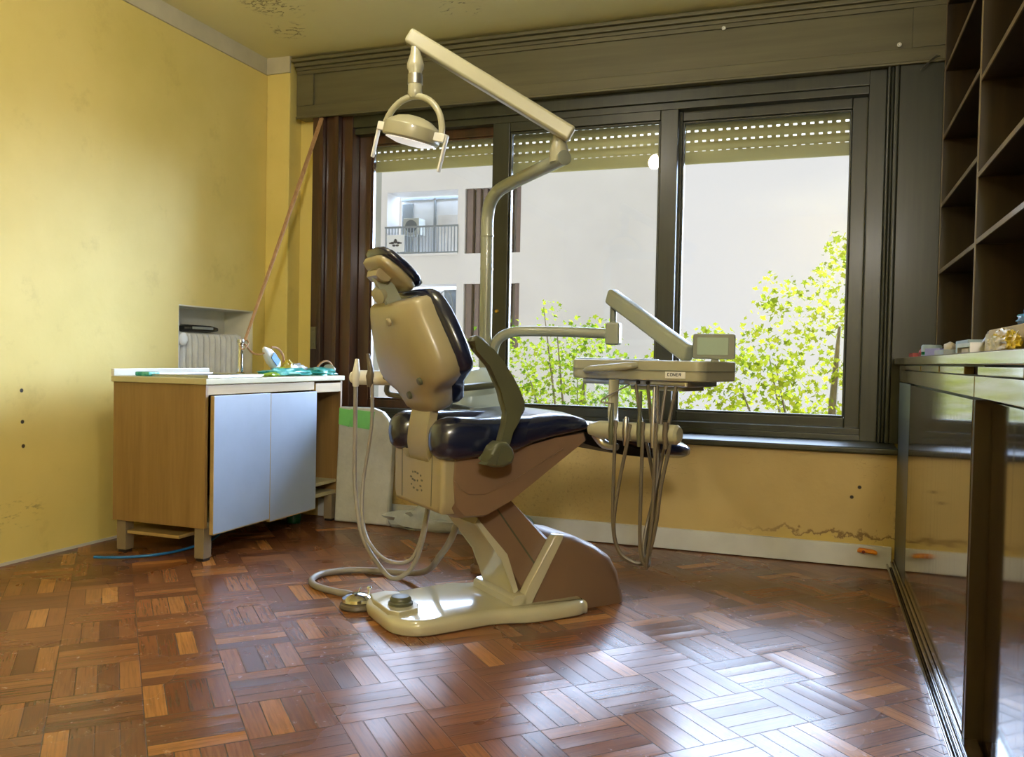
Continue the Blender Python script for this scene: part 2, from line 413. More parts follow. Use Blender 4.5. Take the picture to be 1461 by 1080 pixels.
def ring(c, u, v, hu, hv, e=3.0, n=28):
    c, u, v = V(c), V(u), V(v); out = []
    for i in range(n):
        a = 2 * PI * i / n; ca, sa = math.cos(a), math.sin(a)
        out.append(c + u * (hu * math.copysign(abs(ca) ** (2 / e), ca)) + v * (hv * math.copysign(abs(sa) ** (2 / e), sa)))
    return out
def lathe(bm, prof, o=(0, 0, 0), ax=(0, 0, 1), n=24):
    """profile (r, h) turned round axis ax at o"""
    o, ax = V(o), V(ax).normalized(); a = ax.orthogonal().normalized(); b = ax.cross(a)
    rs = []
    for r, h in prof:
        r = max(r, 1e-5)
        rs.append([bm.verts.new(o + ax * h + (a * math.cos(2 * PI * j / n) + b * math.sin(2 * PI * j / n)) * r) for j in range(n)])
    for i in range(len(rs) - 1):
        for j in range(n): bm.faces.new((rs[i][j], rs[i][(j + 1) % n], rs[i + 1][(j + 1) % n], rs[i + 1][j]))
    bm.faces.new(rs[0][::-1]); bm.faces.new(rs[-1]); return bm
def blob(bm, c, sx, sy, sz, amp=0.25, f=3.0, seed=0, sub=3, rotz=0.0, flat=True):
    r = bmesh.ops.create_icosphere(bm, subdivisions=sub, radius=1.0)
    for v in r['verts']:
        d = 1 + amp * (noise.noise(v.co * f + V((seed, seed * 1.7, 3.1))) + 0.5 * noise.noise(v.co * f * 2.6 + V((seed, 0, 0))))
        p = v.co * d
        if flat and p.z < -0.5: p.z = -0.5
        p = V((p.x * sx, p.y * sy, (p.z + (0.5 if flat else 0)) * sz))
        v.co = Matrix.Rotation(rotz, 3, 'Z') @ p + V(c)
    return bm
def rounded_plate(bm, pts, fn, z0, z1, r, k=4):
    """smooth closed outline with softly rounded rims"""
    n = len(pts); P = []
    for i in range(n):
        p0, p1, p2, p3 = (V((*pts[(i + d) % n], 0)) for d in (-1, 0, 1, 2))
        for j in range(k):
            t = j / k
            P.append(0.5 * (2 * p1 + (p2 - p0) * t + (2 * p0 - 5 * p1 + 4 * p2 - p3) * t * t + (3 * p1 - p0 - 3 * p2 + p3) * t ** 3))
    m = len(P); A = sum(P[i].x * P[(i + 1) % m].y - P[(i + 1) % m].x * P[i].y for i in range(m)); sg = 1 if A > 0 else -1
    N = []
    for i in range(m):
        e = (P[(i + 1) % m] - P[i - 1]).normalized(); N.append(V((e.y, -e.x, 0)) * sg)
    prof = [(-.3 * r, z0), (0, z0 + .3 * r)] + [(-r * (1 - math.cos(a)), z1 - r * (1 - math.sin(a))) for a in [PI / 2 * i / 5 for i in range(6)]]
    rings = [[fn((P[i] + N[i] * o).x, (P[i] + N[i] * o).y, z) for i in range(m)] for o, z in prof]
    return loft(bm, rings)
def rotbox(bm, c, ux, uy, hx, hy, z0, z1, bev=0.0, seg=2):
    """box centred at c, half sizes along the horizontal unit axes ux, uy"""
    ux, uy = V((ux[0], ux[1], 0)), V((uy[0], uy[1], 0))
    m = Matrix(((ux.x, uy.x, 0, c[0]), (ux.y, uy.y, 0, c[1]), (0, 0, 1, 0), (0, 0, 0, 1)))
    return box(bm, -hx, hx, -hy, hy, z0, z1, bev, seg, m)
def beam(bm, p0, p1, w, h, up=(0, 0, 1), bev=0.0, seg=2, e0=0.0, e1=0.0):
    """square bar from p0 to p1"""
    p0, p1 = V(p0), V(p1); d = (p1 - p0); L = d.length; d.normalize()
    s = d.cross(V(up)).normalized(); u = s.cross(d)
    m = Matrix(((d.x, s.x, u.x, p0.x), (d.y, s.y, u.y, p0.y), (d.z, s.z, u.z, p0.z), (0, 0, 0, 1)))
    return box(bm, -e0, L + e1, -w / 2, w / 2, -h / 2, h / 2, bev, seg, m)
def struct(name, bm, mat, parent=None, smooth=40):
    o = obj(name, bm, mat, parent, smooth)
    if parent is None: o['kind'] = 'structure'
    return o

exec_parts = []
# ================================================================== ROOM SHELL
XL, XR, YB, YR, ZC = -3.15, 0.84, 4.36, -1.7, 2.65
b = NB(); box(b, XL - 0.3, XR + 0.1, YR - 0.1, 4.62, -0.1, 0.0); struct('floor', b, 'floor')
b = NB(); box(b, XL - 0.3, XR + 0.1, YR - 0.1, 4.62, ZC, ZC + 0.1); struct('ceiling', b, 'ceil')
# left wall with the radiator niche
NY0, NY1, NZ1, ND = 3.58, 4.20, 1.145, 0.20
b = NB()
box(b, XL - 0.3, XL, YR - 0.1, NY0, 0, ZC); box(b, XL - 0.3, XL, NY1, 4.62, 0, ZC); box(b, XL - 0.3, XL, NY0, NY1, NZ1, ZC)
struct('wall_left', b, 'wall')
b = NB(); box(b, XL - 0.3, XL - ND, NY0, NY1, 0, NZ1); box(b, XL - ND, XL - .002, NY0 - .0, NY0 + .006, 0, NZ1); box(b, XL - ND, XL - .002, NY1 - .006, NY1, 0, NZ1); box(b, XL - ND, XL - .002, NY0, NY1, NZ1 - .006, NZ1)
struct('trim_5', b, 'niche')['label'] = 'pale grey lining of the radiator niche'
b = NB(); box(b, XL - 0.3, XR + 0.1, YR - 0.1, YR, 0, ZC); struct('wall_rear', b, 'wall')
b = NB(); box(b, XR, XR + 0.1, YR, 4.62, 0, ZC); struct('wall_right', b, 'shelf')
# back wall: left pier, recess beside the window, strip over the window
b = NB()
box(b, XL, -2.985, 4.30, 4.62, 0, ZC, 0.012)
box(b, -2.985, -2.82, 4.42, 4.62, 0, ZC)
box(b, -2.82, 0.42, 4.42, 4.62, 2.28, ZC)
box(b, 0.34, XR, 4.36, 4.62, 0, ZC)
struct('wall_back', b, 'wall')
b = NB(); box(b, -2.985, 0.335, 4.08, 4.62, 0, 0.507); struct('wall_window', b, 'sillwall')['kind'] = 'structure'
b = NB(); box(b, -2.60, 0.318, 4.058, 4.08, 0.004, 0.102, 0.004); struct('baseboard_back', b, 'skirting')
# cornice band on the left wall and the pier
b = NB(); box(b, XL, XL + 0.012, YR, 4.30, 2.555, ZC); box(b, XL + 0.012, -2.98, 4.286, 4.30, 2.555, ZC); struct('trim_1', b, 'cornice')
b = NB(); box(b, XL, XL + 0.006, YR, 4.30, 0.0, 0.012); struct('baseboard_left', b, 'skirting')

# ------------------------------------------------------------------ pelmet (shutter box front)
pel = thing('trim_2', 'olive-brown panelled shutter box across the top of the window', 'pelmet', (-1.25, 4.33, 2.29), kind='structure')
b = NB(); box(b, -2.955, 0.50, 4.335, 4.42, 2.292, 2.60, 0.006); obj('box_front', b, 'pelmet', pel)
b = NB()
PX0, PX1, PZ0, PZ1 = -2.84, 0.36, 2.362, 2.545
box(b, -2.955, 0.50, 4.322, 4.336, 2.292, PZ0, 0.004); box(b, -2.955, 0.50, 4.322, 4.336, PZ1, 2.60, 0.004)
box(b, -2.955, PX0, 4.322, 4.336, PZ0, PZ1, 0.003); box(b, PX1, 0.50, 4.322, 4.336, PZ0, PZ1, 0.003)
obj('panel_frame', b, 'pelmet', pel)
b = NB()
box(b, -2.975, 0.50, 4.285, 4.42, 2.612, 2.632, 0.006); box(b, -2.965, 0.50, 4.30, 4.42, 2.586, 2.612, 0.008); box(b, -2.96, 0.50, 4.312, 4.42, 2.566, 2.586, 0.006)
obj('crown_moulding', b, 'pelmet', pel)
b = NB(); box(b, -2.955, 0.50, 4.312, 4.33, 2.286, 2.300, 0.005); obj('lower_bead', b, 'pelmet', pel)
for (sx, sz) in ((0.305, 2.380), (-0.49, 2.545)):
    b = NB(); lathe(b, [(0.010, 0), (0.010, 0.004), (0.006, 0.006), (0.003, 0.002)], (sx, 4.322, sz), (0, -1, 0), 14); tag(obj('screw_cap', b, 'white', pel), 'white screw ring')

# ------------------------------------------------------------------ window
YF = 4.37
win = thing('window_1', 'wide dark wooden three-pane window over a deep sill', 'window', (-1.25, YF, 0.535), kind='structure')
GX = [(-2.52, -1.72), (-1.634, -0.806), (-0.700, 0.117)]
GZ0, GZ1 = 0.641, 2.141
# casing: stepped jambs left and right, head, bottom
def jamb(x0, x1, steps):
    bb = NB()
    for (a, c, y) in steps: box(bb, min(a, c), max(a, c), y, 4.55, 0.535, 2.30, 0.006)
    return bb
obj('jamb', jamb(0, 0, [(-2.845, -2.79, 4.33), (-2.79, -2.765, 4.315), (-2.765, -2.70, 4.35), (-2.70, -2.67, 4.33), (-2.67, -2.60, 4.37)]), 'jamb', win)
obj('jamb', jamb(0, 0, [(0.185, 0.262, 4.37), (0.262, 0.276, 4.325), (0.276, 0.292, 4.345), (0.292, 0.312, 4.325), (0.312, 0.50, 4.335)]), 'frame', win)
b = NB(); box(b, -2.70, 0.312, 4.38, 4.55, 2.225, 2.30, 0.005); box(b, -2.70, 0.312, 4.40, 4.55, 2.19, 2.23, 0.005); obj('head', b, 'frame', win)
b = NB(); box(b, -2.66, 0.262, 4.372, 4.55, 0.535, 0.565, 0.005); box(b, -2.66, 0.262, 4.385, 4.55, 0.563, 0.594, 0.003); obj('bottom_rail', b, 'frame', win)
b = NB(); box(b, -2.985, 0.335, 4.052, 4.55, 0.507, 0.536, 0.008, 3); tag(obj('window_sill', b, 'frame', win), 'deep dark varnished sill')
def sash(x0, x1, y0, y1, gx0, gx1, z0, z1, mat):
    bb = NB()
    box(bb, x0, gx0, y0, y1, z0, z1, 0.006); box(bb, gx1, x1, y0, y1, z0, z1, 0.006)
    box(bb, gx0, gx1, y0 + 0.001, y1, z0, GZ0, 0.006); box(bb, gx0, gx1, y0 + 0.001, y1, GZ1, z1, 0.006)
    # glazing beads
    for (a, c, d, e) in ((gx0, gx0 + 0.010, GZ0, GZ1), (gx1 - 0.010, gx1, GZ0, GZ1)): box(bb, a, c, y0 + 0.010, y1, d, e, 0.003)
    box(bb, gx0, gx1, y0 + 0.010, y1, GZ0, GZ0 + 0.010, 0.003); box(bb, gx0, gx1, y0 + 0.010, y1, GZ1 - 0.010, GZ1, 0.003)
    o = obj('sash', bb, mat, win)
    g = NB(); ym = (y0 + y1) / 2 + 0.008; box(g, gx0 + 0.002, gx1 - 0.002, ym, ym + 0.004, GZ0 + 0.002, GZ1 - 0.002)
    obj('glass_pane', g, 'glass', o); return o
sash(-2.60, -1.66, 4.455, 4.495, -2.52, -1.72, 0.585, 2.20, 'jamb')
sm_ = sash(-1.735, -0.715, 4.405, 4.445, -1.634, -0.806, 0.59, 2.205, 'frame')
sash(-0.79, 0.19, 4.455, 4.495, -0.700, 0.117, 0.585, 2.20, 'frame')
b = NB(); lathe(b, [(0.011, 0), (0.011, 0.006), (0.007, 0.010)], (-1.69, 4.405, 1.157), (0, -1, 0), 14); obj('lock_knob', b, 'brass', win)
b = NB(); box(b, -2.838, -2.80, 4.322, 4.332, 0.93, 1.06, 0.003); lathe(b, [(0.008, 0), (0.008, 0.004)], (-2.82, 4.322, 1.04), (0, -1, 0), 10); lathe(b, [(0.008, 0), (0.008, 0.004)], (-2.82, 4.322, 0.96), (0, -1, 0), 10)
tag(obj('strap_guide', b, 'pelmet', win), 'worn strap guide plate')

# roller shutters, partly lowered outside each pane
def shutter(x0, x1, zb, which):
    t = thing('roller_shutter', 'olive slatted roller shutter lowered over the top of the %s window pane' % which, 'shutter', ((x0 + x1) / 2, 4.58, zb), group='roller shutters outside the window')
    P = 0.0545; H = 0.044; z = zb + 0.07
    b = NB(); box(b, x0, x1, 4.572, 4.588, zb, zb + 0.064, 0.003); obj('bottom_slat', b, 'shutter', t)
    n = 0
    while z < 2.22:
        b = NB()
        prof = [(-0.001, 0.0), (-0.006, 0.25), (-0.007, 0.5), (-0.006, 0.75), (-0.001, 1.0), (0.003, 1.0), (0.003, 0.0)]
        prism(b, prof, lambda a, c, d, z=z: (d, 4.58 + a, z + c * H), x0, x1)
        nx = int((x1 - x0) / 0.04); st = (x1 - x0) / nx
        for i in range(nx + 1):
            cx = x0 + i * st; box(b, max(cx - 0.0115, x0), min(cx + 0.0115, x1), 4.5795, 4.5825, z - (P - H) - 0.001, z + 0.001)
        obj('slat', b, 'shutter', t); z += P; n += 1
    return t
shutter(-2.64, -1.70, 2.005, 'left'); shutter(-1.695, -0.755, 1.945, 'middle'); shutter(-0.75, 0.20, 1.945, 'right')

# ================================================================== OUTSIDE
def building():
    t = thing('apartment_building', 'white apartment block across the street with a railed balcony', 'building', (-8.6, 18.2, -4))
    W = lambda x0, x1, z0, z1, bb: box(bb, x0, x1, 18.0, 18.6, z0, z1)
    b = NB(); XA, XB = -9.90, -3.05
    rows = [(-3.2, -1.6), (-0.9, 0.9), (1.10, 2.58), (3.27, 4.75), (5.5, 7.0)]
    b = NB()
    zs = [-4.0, 1.10, 2.58, 3.27, 4.75, 5.6]
    W(XA, XB, -4, 1.10, b); W(XA, XB, 2.58, 3.27, b); W(XA, XB, 4.75, 5.6, b)
    for (z0, z1) in ((1.10, 2.58), (3.27, 4.75)):
        W(XA, -9.74, z0, z1, b); W(-7.92, -7.74, z0, z1, b); W(-6.38, XB, z0, z1, b)
    obj('wall', b, 'facade', t)
    b = NB(); box(b, -11.2, XA, 18.15, 18.7, -4, 5.6); tag(obj('side_wall', b, 'facadegrey', t), 'grey concrete side wall')
    # upper balcony
    b = NB(); box(b, -9.74, -7.92, 18.75, 18.80, 3.27, 4.75); obj('window', b, 'window_out', t)
    b = NB(); box(b, -8.86, -8.81, 18.70, 18.76, 3.27, 4.72); box(b, -9.74, -7.92, 18.70, 18.76, 4.68, 4.75); box(b, -9.70, -9.42, 18.70, 18.74, 3.3, 4.6); obj('window_frame', b, 'rail', t)
    b = NB(); box(b, -8.75, -8.0, 18.72, 18.745, 3.3, 4.3, 0.005); obj('curtain', b, 'curtain', t)
    b = NB()
    box(b, -9.78, -7.9, 17.96, 18.0, 3.90, 3.94); box(b, -9.78, -7.9, 17.96, 18.0, 3.30, 3.33)
    for i in range(24): x = -9.76 + i * 0.0805; box(b, x, x + 0.018, 17.97, 17.99, 3.30, 3.92)
    obj('balcony_railing', b, 'rail', t)
    b = NB(); box(b, -9.78, -7.9, 17.92, 18.05, 3.24, 3.285); obj('balcony_slab', b, 'facade', t)
    # lower balcony, darker room behind
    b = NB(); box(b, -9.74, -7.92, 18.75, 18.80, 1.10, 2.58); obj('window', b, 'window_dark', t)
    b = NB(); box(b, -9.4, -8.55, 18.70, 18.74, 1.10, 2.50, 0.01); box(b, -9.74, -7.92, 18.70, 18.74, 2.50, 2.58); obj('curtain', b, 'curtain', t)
    b = NB()
    tube(b, [(-8.36, 17.98, 1.55), (-8.36, 17.98, 2.1), (-8.30, 17.98, 2.34), (-8.18, 17.98, 2.42), (-8.06, 17.98, 2.34), (-8.0, 17.98, 2.1), (-8.0, 17.98, 1.55)], 0.014, 6, 4)
    tube(b, [(-8.28, 17.98, 1.55), (-8.28, 17.98, 2.1), (-8.18, 17.98, 2.28), (-8.08, 17.98, 2.1), (-8.08, 17.98, 1.55)], 0.012, 6, 4)
    box(b, -8.5, -7.92, 17.96, 18.0, 1.60, 1.63)
    obj('balcony_railing', b, 'rail', t)
    # louvre bays
    for (z0, z1) in ((3.27, 4.75), (1.10, 2.58)):
        b = NB(); box(b, -7.74, -6.38, 18.4, 18.45, z0, z1); obj('window', b, 'window_out', t)
        b = NB()
        for (x, w) in ((-7.70, .14), (-7.48, .1), (-7.30, .09), (-7.12, .1), (-6.92, .1), (-6.72, .12), (-6.50, .1)): box(b, x, x + w, 18.05, 18.2, z0, z1)
        obj('louvre', b, 'louvre', t)
    a = thing('air_conditioner', 'grey air conditioner unit on the balcony across the street', 'air conditioner', (-9.25, 18.4, 3.33))
    b = NB(); box(b, -9.45, -9.02, 18.25, 18.6, 3.78, 4.18, 0.02); obj('casing', b, 'facadegrey', a)
    b = NB(); lathe(b, [(0.15, 0), (0.15, 0.02), (0.03, 0.03)], (-9.23, 18.25, 3.98), (0, -1, 0), 20); obj('fan_grille', b, 'window_dark', a)
    b = NB(); box(b, -9.44, -9.40, 18.3, 18.34, 3.29, 3.79); obj('stand_leg', b, 'rail', a)
    b = NB(); box(b, -9.07, -9.03, 18.3, 18.34, 3.29, 3.79); obj('stand_leg', b, 'rail', a)
    s = thing('banner', 'white banner with a black flower-like mark hung on the balcony railing', 'banner', (-9.47, 17.93, 3.36))
    b = NB(); box(b, -9.70, -9.24, 17.93, 17.945, 3.34, 3.74, 0.004); obj('cloth', b, 'paperwhite', s)
    b = NB()
    for (dx, dz, rx, rz) in ((0, 0.03, .05, .045), (-.08, 0, .05, .03), (.08, 0, .05, .03), (-.14, -.005, .03, .018), (.14, -.005, .03, .018), (-.04, -.06, .045, .025), (.05, -.06, .045, .025), (0, .075, .03, .02)):
        loft(b, [ring((-9.47 + dx, 17.93 - k, 3.55 + dz), (1, 0, 0), (0, 0, 1), rx, rz, 2, 12) for k in (0.0, 0.006)])
    obj('mark', b, 'ink', s)
building()

def tree(x0, x1, topf, y0, y1, zb, count, seed, mat, label, trunk):
    rr = random.Random(seed)
    t = thing('tree', label, 'tree', (trunk[0], trunk[1], -4.0), group='street trees outside the window')
    b = NB(); clusters = []
    # leafy sprays gathered round points below the crown outline
    tries = 0
    while len(clusters) < count // 18 and tries < 9000:
        tries += 1
        x = rr.uniform(x0, x1); top = topf(x); z = zb + (top - zb) * rr.random() ** 1.25
        y = rr.uniform(y0, y1)
        clusters.append(V((x, y, z)))
    for c in clusters:
        m = rr.randint(11, 25)
        for i in range(m):
            p = c + V((rr.gauss(0, .10), rr.gauss(0, .18), rr.gauss(0, .075)))
            if p.z > topf(p.x) + 0.12: continue
            s = rr.uniform(0.018, 0.046)
            rot = Matrix.Rotation(rr.uniform(0, 6.28), 3, 'Z') @ Matrix.Rotation(rr.uniform(0.3, 1.5), 3, 'X') @ Matrix.Rotation(rr.uniform(0, 6.28), 3, 'Z')
            pts = []
            for k in range(10):
                a = 2 * PI * k / 10; rad = (1.0 if k % 2 == 0 else 0.52) * (0.9 + 0.25 * math.cos(a))
                pts.append(b.verts.new(rot @ V((math.cos(a) * rad * s, math.sin(a) * rad * s * 0.95, 0.12 * s * math.cos(2 * a))) + p))
            b.faces.new(pts)
    obj('foliage', b, mat, t, 180, recalc=False)
    b = NB()
    tube(b, [(trunk[0], trunk[1], -4), (trunk[0] + .05, trunk[1], -1.5), (trunk[0], trunk[1], 0.0), (trunk[0] + 0.05, trunk[1], topf(trunk[0]) * 0.6)], [0.16, 0.1, 0.05, 0.012], 8, 4)
    for i in range(9):
        x = rr.uniform(x0, x1); tp = topf(x); y = rr.uniform(y0, y1)
        z1 = zb + (tp - zb) * rr.uniform(.45, .95)
        tube(b, [(trunk[0], trunk[1], -1.6 + i * 0.14), ((trunk[0] + x) / 2, (trunk[1] + y) / 2, -0.55 + 0.25 * z1 + i * .03), (x, y, z1)], [0.035, 0.018, 0.005], 6, 4)
    obj('branches', b, 'bark', t)
    return t
def top1(x): x = x * .9; return 1.12 + 0.28 * math.sin((x + 3.2) * 2.6) * (1 if x < -1.4 else .6) + 0.12 * math.sin(x * 9) + (0.1 if x < -2 else -0.05)
def top2(x): return 1.15 + max(0, (x + 0.75)) * 0.85 + 0.14 * math.sin(x * 11) + 0.06 * math.sin(x * 23)
tree(-4.0, -1.5, top1, 8.7, 9.6, -0.35, 4600, 3, 'leaf2', 'leafy green street tree outside the middle window pane', (-2.5, 9.2))
tree(-1.35, 1.5, top2, 7.3, 8.2, -0.4, 6800, 11, 'leaf1', 'taller yellow-green leafy tree outside the right window pane', (0.1, 7.8))

# ================================================================== DENTAL CHAIR
TH = math.radians(50)
DD = V((math.cos(TH), math.sin(TH), 0)); NN = V((math.sin(TH), -math.cos(TH), 0)); T0 = -2.64
ZZ = V((0, 0, 1))
def W(s, t, z): return DD * s + NN * (T0 + t) + ZZ * z
def Wd(a, z): return DD * a + ZZ * z            # direction in the chair's side plane
side = lambda a, b, d: W(a, d, b)               # polygon in (s,z), swept in t
plan = lambda a, b, d: W(a, b, d)               # polygon in (s,t), swept in z
ch = thing('dental_chair', 'cream dental chair with navy vinyl cushions in the middle of the room', 'dental chair', W(1.5, 0, 0), TH)
out = [(1.06, -.175), (1.045, -.12), (1.04, .06), (1.055, .115), (1.09, .155), (1.14, .173), (1.24, .172), (1.37, .165), (1.44, .182), (1.52, .208), (1.68, .210), (1.730, .197), (1.755, .155), (1.765, -.19), (1.54, -.208), (1.46, -.21), (1.41, -.235), (1.25, -.222), (1.12, -.205), (1.085, -.195)]
b = NB(); rounded_plate(b, out, plan, 0.0, 0.05, 0.022); obj('base_plate', b, 'basewhite', ch, 60)
b = NB(); prism(b, [(1.07, -.165), (1.055, -.10), (1.052, .045), (1.075, .085), (1.15, .065), (1.17, .02), (1.17, -.15), (1.13, -.18)], plan, 0.035, 0.064, 0.004, 3); obj('toe_pad', b, 'basewhite', ch)
b = NB(); lathe(b, [(0.042, 0), (0.042, 0.008), (0.036, 0.012), (0.036, 0.020), (0.030, 0.028), (0.014, 0.031)], W(1.115, 0.0, 0.064), (0, 0, 1), 28); obj('foot_button', b, 'olive', ch)
# housing the lift arm rises from
def hous_taper(a, z, d):
    k = 1 - 0.22 * max(0, (z - 0.03) / 0.26)
    return a, z
b = NB()
prof = [(1.52, .03), (1.555, .10), (1.645, .262), (1.67, .275), (1.74, .262), (1.83, .222), (1.90, .175), (1.935, .12), (1.965, .02), (1.965, .0), (1.52, .0)]
def hring(k):     # slices across the width; the ends drawn in for a rounded body
    return k
rings = []
for t, kx, kz in ((-.142, .90, .93), (-.130, .96, .975), (-.095, 1, 1), (.095, 1, 1), (.130, .96, .975), (.142, .90, .93)):
    rings.append([W(1.60 + (a - 1.60) * kx, t, z * kz) for a, z in prof])
loft(b, rings); obj('base_housing', b, 'tan', ch, 50)
b = NB()
rim = [(1.488, .035), (1.528, .108), (1.628, .270), (1.642, .281), (1.675, .278), (1.66, .266), (1.54, .035)]
prism(b, rim, side, -.148, -.108, 0.006); prism(b, rim, side, .108, .148, 0.006)
prism(b, [(1.465, .03), (1.465, .072), (1.48, .084), (1.53, .084), (1.53, .03)], side, -.148, .148, 0.008)
obj('housing_rim', b, 'basewhite', ch)
# lift arm
b = NB(); prism(b, [(1.515, .085), (1.475, .20), (1.35, .352), (1.305, .41), (1.42, .47), (1.468, .412), (1.645, .250), (1.62, .17)], side, -.108, .108, 0.012); obj('lift_arm', b, 'tan', ch)
b = NB(); prism(b, [(1.580, .166), (1.419, .378), (1.423, .382), (1.585, .170)], side, -.1087, .1087, 0.0); obj('arm_groove', b, 'olive', ch)
b = NB(); prism(b, [(1.488, .072), (1.445, .205), (1.33, .338), (1.345, .356), (1.465, .222), (1.512, .09)], side, -.112, .112, 0.006); obj('arm_cover', b, 'basewhite', ch)
# seat shell and its rear cover
b = NB()
prof = [(1.195, .592), (1.19, .50), (1.198, .41), (1.23, .375), (1.318, .372), (1.42, .418), (1.504, .472), (1.62, .548), (1.735, .622), (1.722, .648), (1.60, .635), (1.471, .608), (1.288, .575)]
rings = []
for t, k in ((-.205, .93), (-.19, .975), (-.16, 1), (.16, 1), (.19, .975), (.205, .93)):
    rings.append([W(1.46 + (a - 1.46) * k, t, .55 + (z - .55) * k) for a, z in prof])
loft(b, rings); sh = obj('seat_shell', b, 'tan', ch, 45)
b = NB()
for t0, t1 in ((-.209, -.195), (.195, .209)):
    pts = [(1.205, .505), (1.225, .475), (1.262, .455), (1.318, .452), (1.42, .485), (1.52, .532), (1.62, .588), (1.62, .594), (1.52, .539), (1.42, .493), (1.318, .460), (1.265, .463), (1.232, .482)]
    prism(b, pts, side, t0, t1, 0.002)
obj('shell_ridge', b, 'tan', sh)
b = NB()
cov = [(-.20, .43), (-.18, .392), (.18, .392), (.20, .43), (.20, .565), (.18, .600), (.118, .598), (.106, .535), (-.106, .535), (-.118, .598), (-.18, .600), (-.20, .565)]
prism(b, cov, lambda t, z, s: W(s, t, z), 1.165, 1.262, 0.016, 3); rc = obj('rear_cover', b, 'cream', ch)
b = NB(); prism(b, [(.118, .41), (.124, .41), (.128, .58), (.122, .58)], lambda t, z, s: W(s, t, z), 1.1645, 1.17, 0); obj('cover_seam', b, 'olive', rc)
b = NB(); prism(b, [(-.118, .41), (-.124, .41), (-.128, .58), (-.122, .58)], lambda t, z, s: W(s, t, z), 1.1645, 1.17, 0); obj('cover_seam', b, 'olive', rc)
b = NB()
for i, (t, z) in enumerate([(-.03, .505), (-.01, .507), (.01, .505), (.035, .500), (.045, .485), (.035, .465), (.045, .452), (.01, .448), (-.02, .452), (-.04, .462), (-.03, .480), (-.015, .478), (.01, .480), (-.045, .487)]):
    rw = .008 if i % 3 else .005
    loft(b, [ring(W(s_, t, z), NN, ZZ, rw, .0035, 3, 10) for s_ in (1.1642, 1.168)])
obj('vent_holes', b, 'olive', rc)
# seat cushion: a dished pad with two rear lobes either side of the back bracket
b = NB()
def seat_ring(s, zt, zb, hw, e=3.6, off=0.0):
    r = ring(W(s, off, (zt + zb) / 2), NN, ZZ, hw, (zt - zb) / 2, e, 40)
    return r
secs = [(1.235, .655, .60, .20), (1.25, .675, .583, .232), (1.30, .690, .577, .246), (1.40, .703, .588, .248), (1.50, .716, .607, .246), (1.58, .722, .625, .244), (1.65, .716, .636, .238), (1.70, .702, .645, .228), (1.728, .688, .652, .21), (1.738, .676, .66, .17)]
rr_ = []
for s, zt, zb, hw in secs:
    r = seat_ring(s, zt, zb, hw)
    dish = 0.030 * max(0, min(1, (1.62 - s) / 0.25))
    q = []
    for p in r:
        t = (p.dot(NN) - T0) / hw
        if p.z > (zt + zb) / 2: p = p - ZZ * dish * max(0, 1 - (t / 0.82) ** 4)
        q.append(p)
    rr_.append(q)
loft(b, rr_)
for sg in (-1, 1):
    c = .182 if sg > 0 else -.158
    loft(b, [ring(W(s, c, z), NN, ZZ, hw, hh, e, 28) for s, z, hw, hh, e in ((1.134, .632, .010, .008, 2), (1.137, .632, .030, .028, 2.2), (1.145, .632, .048, .048, 2.6), (1.165, .634, .062, .064, 2.8), (1.20, .637, .070, .070, 3), (1.28, .640, .076, .064, 3), (1.42, .648, .074, .058, 3), (1.50, .66, .05, .045, 3))])
obj('seat_cushion', b, 'navy', ch, 60)
# backrest
P0 = (1.138, .72); HV = V((-.31, 0, .951)); 
def Bk(v, t, m): return W(P0[0] - .33 * v + .944 * m, t, P0[1] + .944 * v + .33 * m)
MV = DD * .944 + ZZ * .33
b = NB()
shell_prof = [(-.018, .105, .040), (-.004, .125, .052), (.03, .145, .058), (.055, .16, .062), (.075, .205, .067), (.095, .243, .070), (.12, .258, .072), (.16, .258, .072), (.22, .243, .070), (.28, .222, .066), (.325, .205, .060), (.350, .194, .054), (.360, .180, .044)]
loft(b, [ring(Bk(v, 0, .074), NN, MV, hw, hd, 3.4, 48) for v, hw, hd in shell_prof])
bs = obj('backrest_shell', b, 'cream', ch, 50)
for v, t in ((.305, .045), (.105, .15), (.052, .03)):
    b = NB(); lathe(b, [(.013, -.004), (.013, .003), (.010, .006), (.004, .006)], Bk(v, t, .0005), -MV, 16); obj('screw_cap', b, 'cream' if v > .3 else 'olive', bs)
b = NB()
cush = [(-.012, .11, .02), (.0, .135, .035), (.035, .155, .04), (.06, .172, .042), (.085, .225, .045), (.105, .262, .046), (.13, .278, .046), (.18, .276, .046), (.24, .259, .046), (.30, .233, .044), (.335, .210, .04), (.360, .185, .034), (.374, .155, .022), (.379, .11, .010)]
loft(b, [ring(Bk(v, 0, .125), NN, MV, hw, hd, 3.0, 44) for v, hw, hd in cush])
obj('backrest_cushion', b, 'navy', ch, 60)
# curved bracket between seat and backrest
b = NB()
path = spline([W(1.185, 0, .765), W(1.175, 0, .715), W(1.163, 0, .65), W(1.162, 0, .59), W(1.185, 0, .525), W(1.235, 0, .47)], 5)
ol = []
for i, p in enumerate(path):
    tn = (path[min(i + 1, len(path) - 1)] - path[max(i - 1, 0)]).normalized(); nm = tn.cross(NN).normalized()
    ol.append((p, nm))
rings = []
for p, nm in ol:
    if nm.dot(DD) < 0: nm = -nm
    rings.append([p + NN * .082, p - NN * .072, p - NN * .072 + nm * .028, p + NN * .082 + nm * .028])
loft(b, rings); obj('back_bracket', b, 'cream', ch, 45)
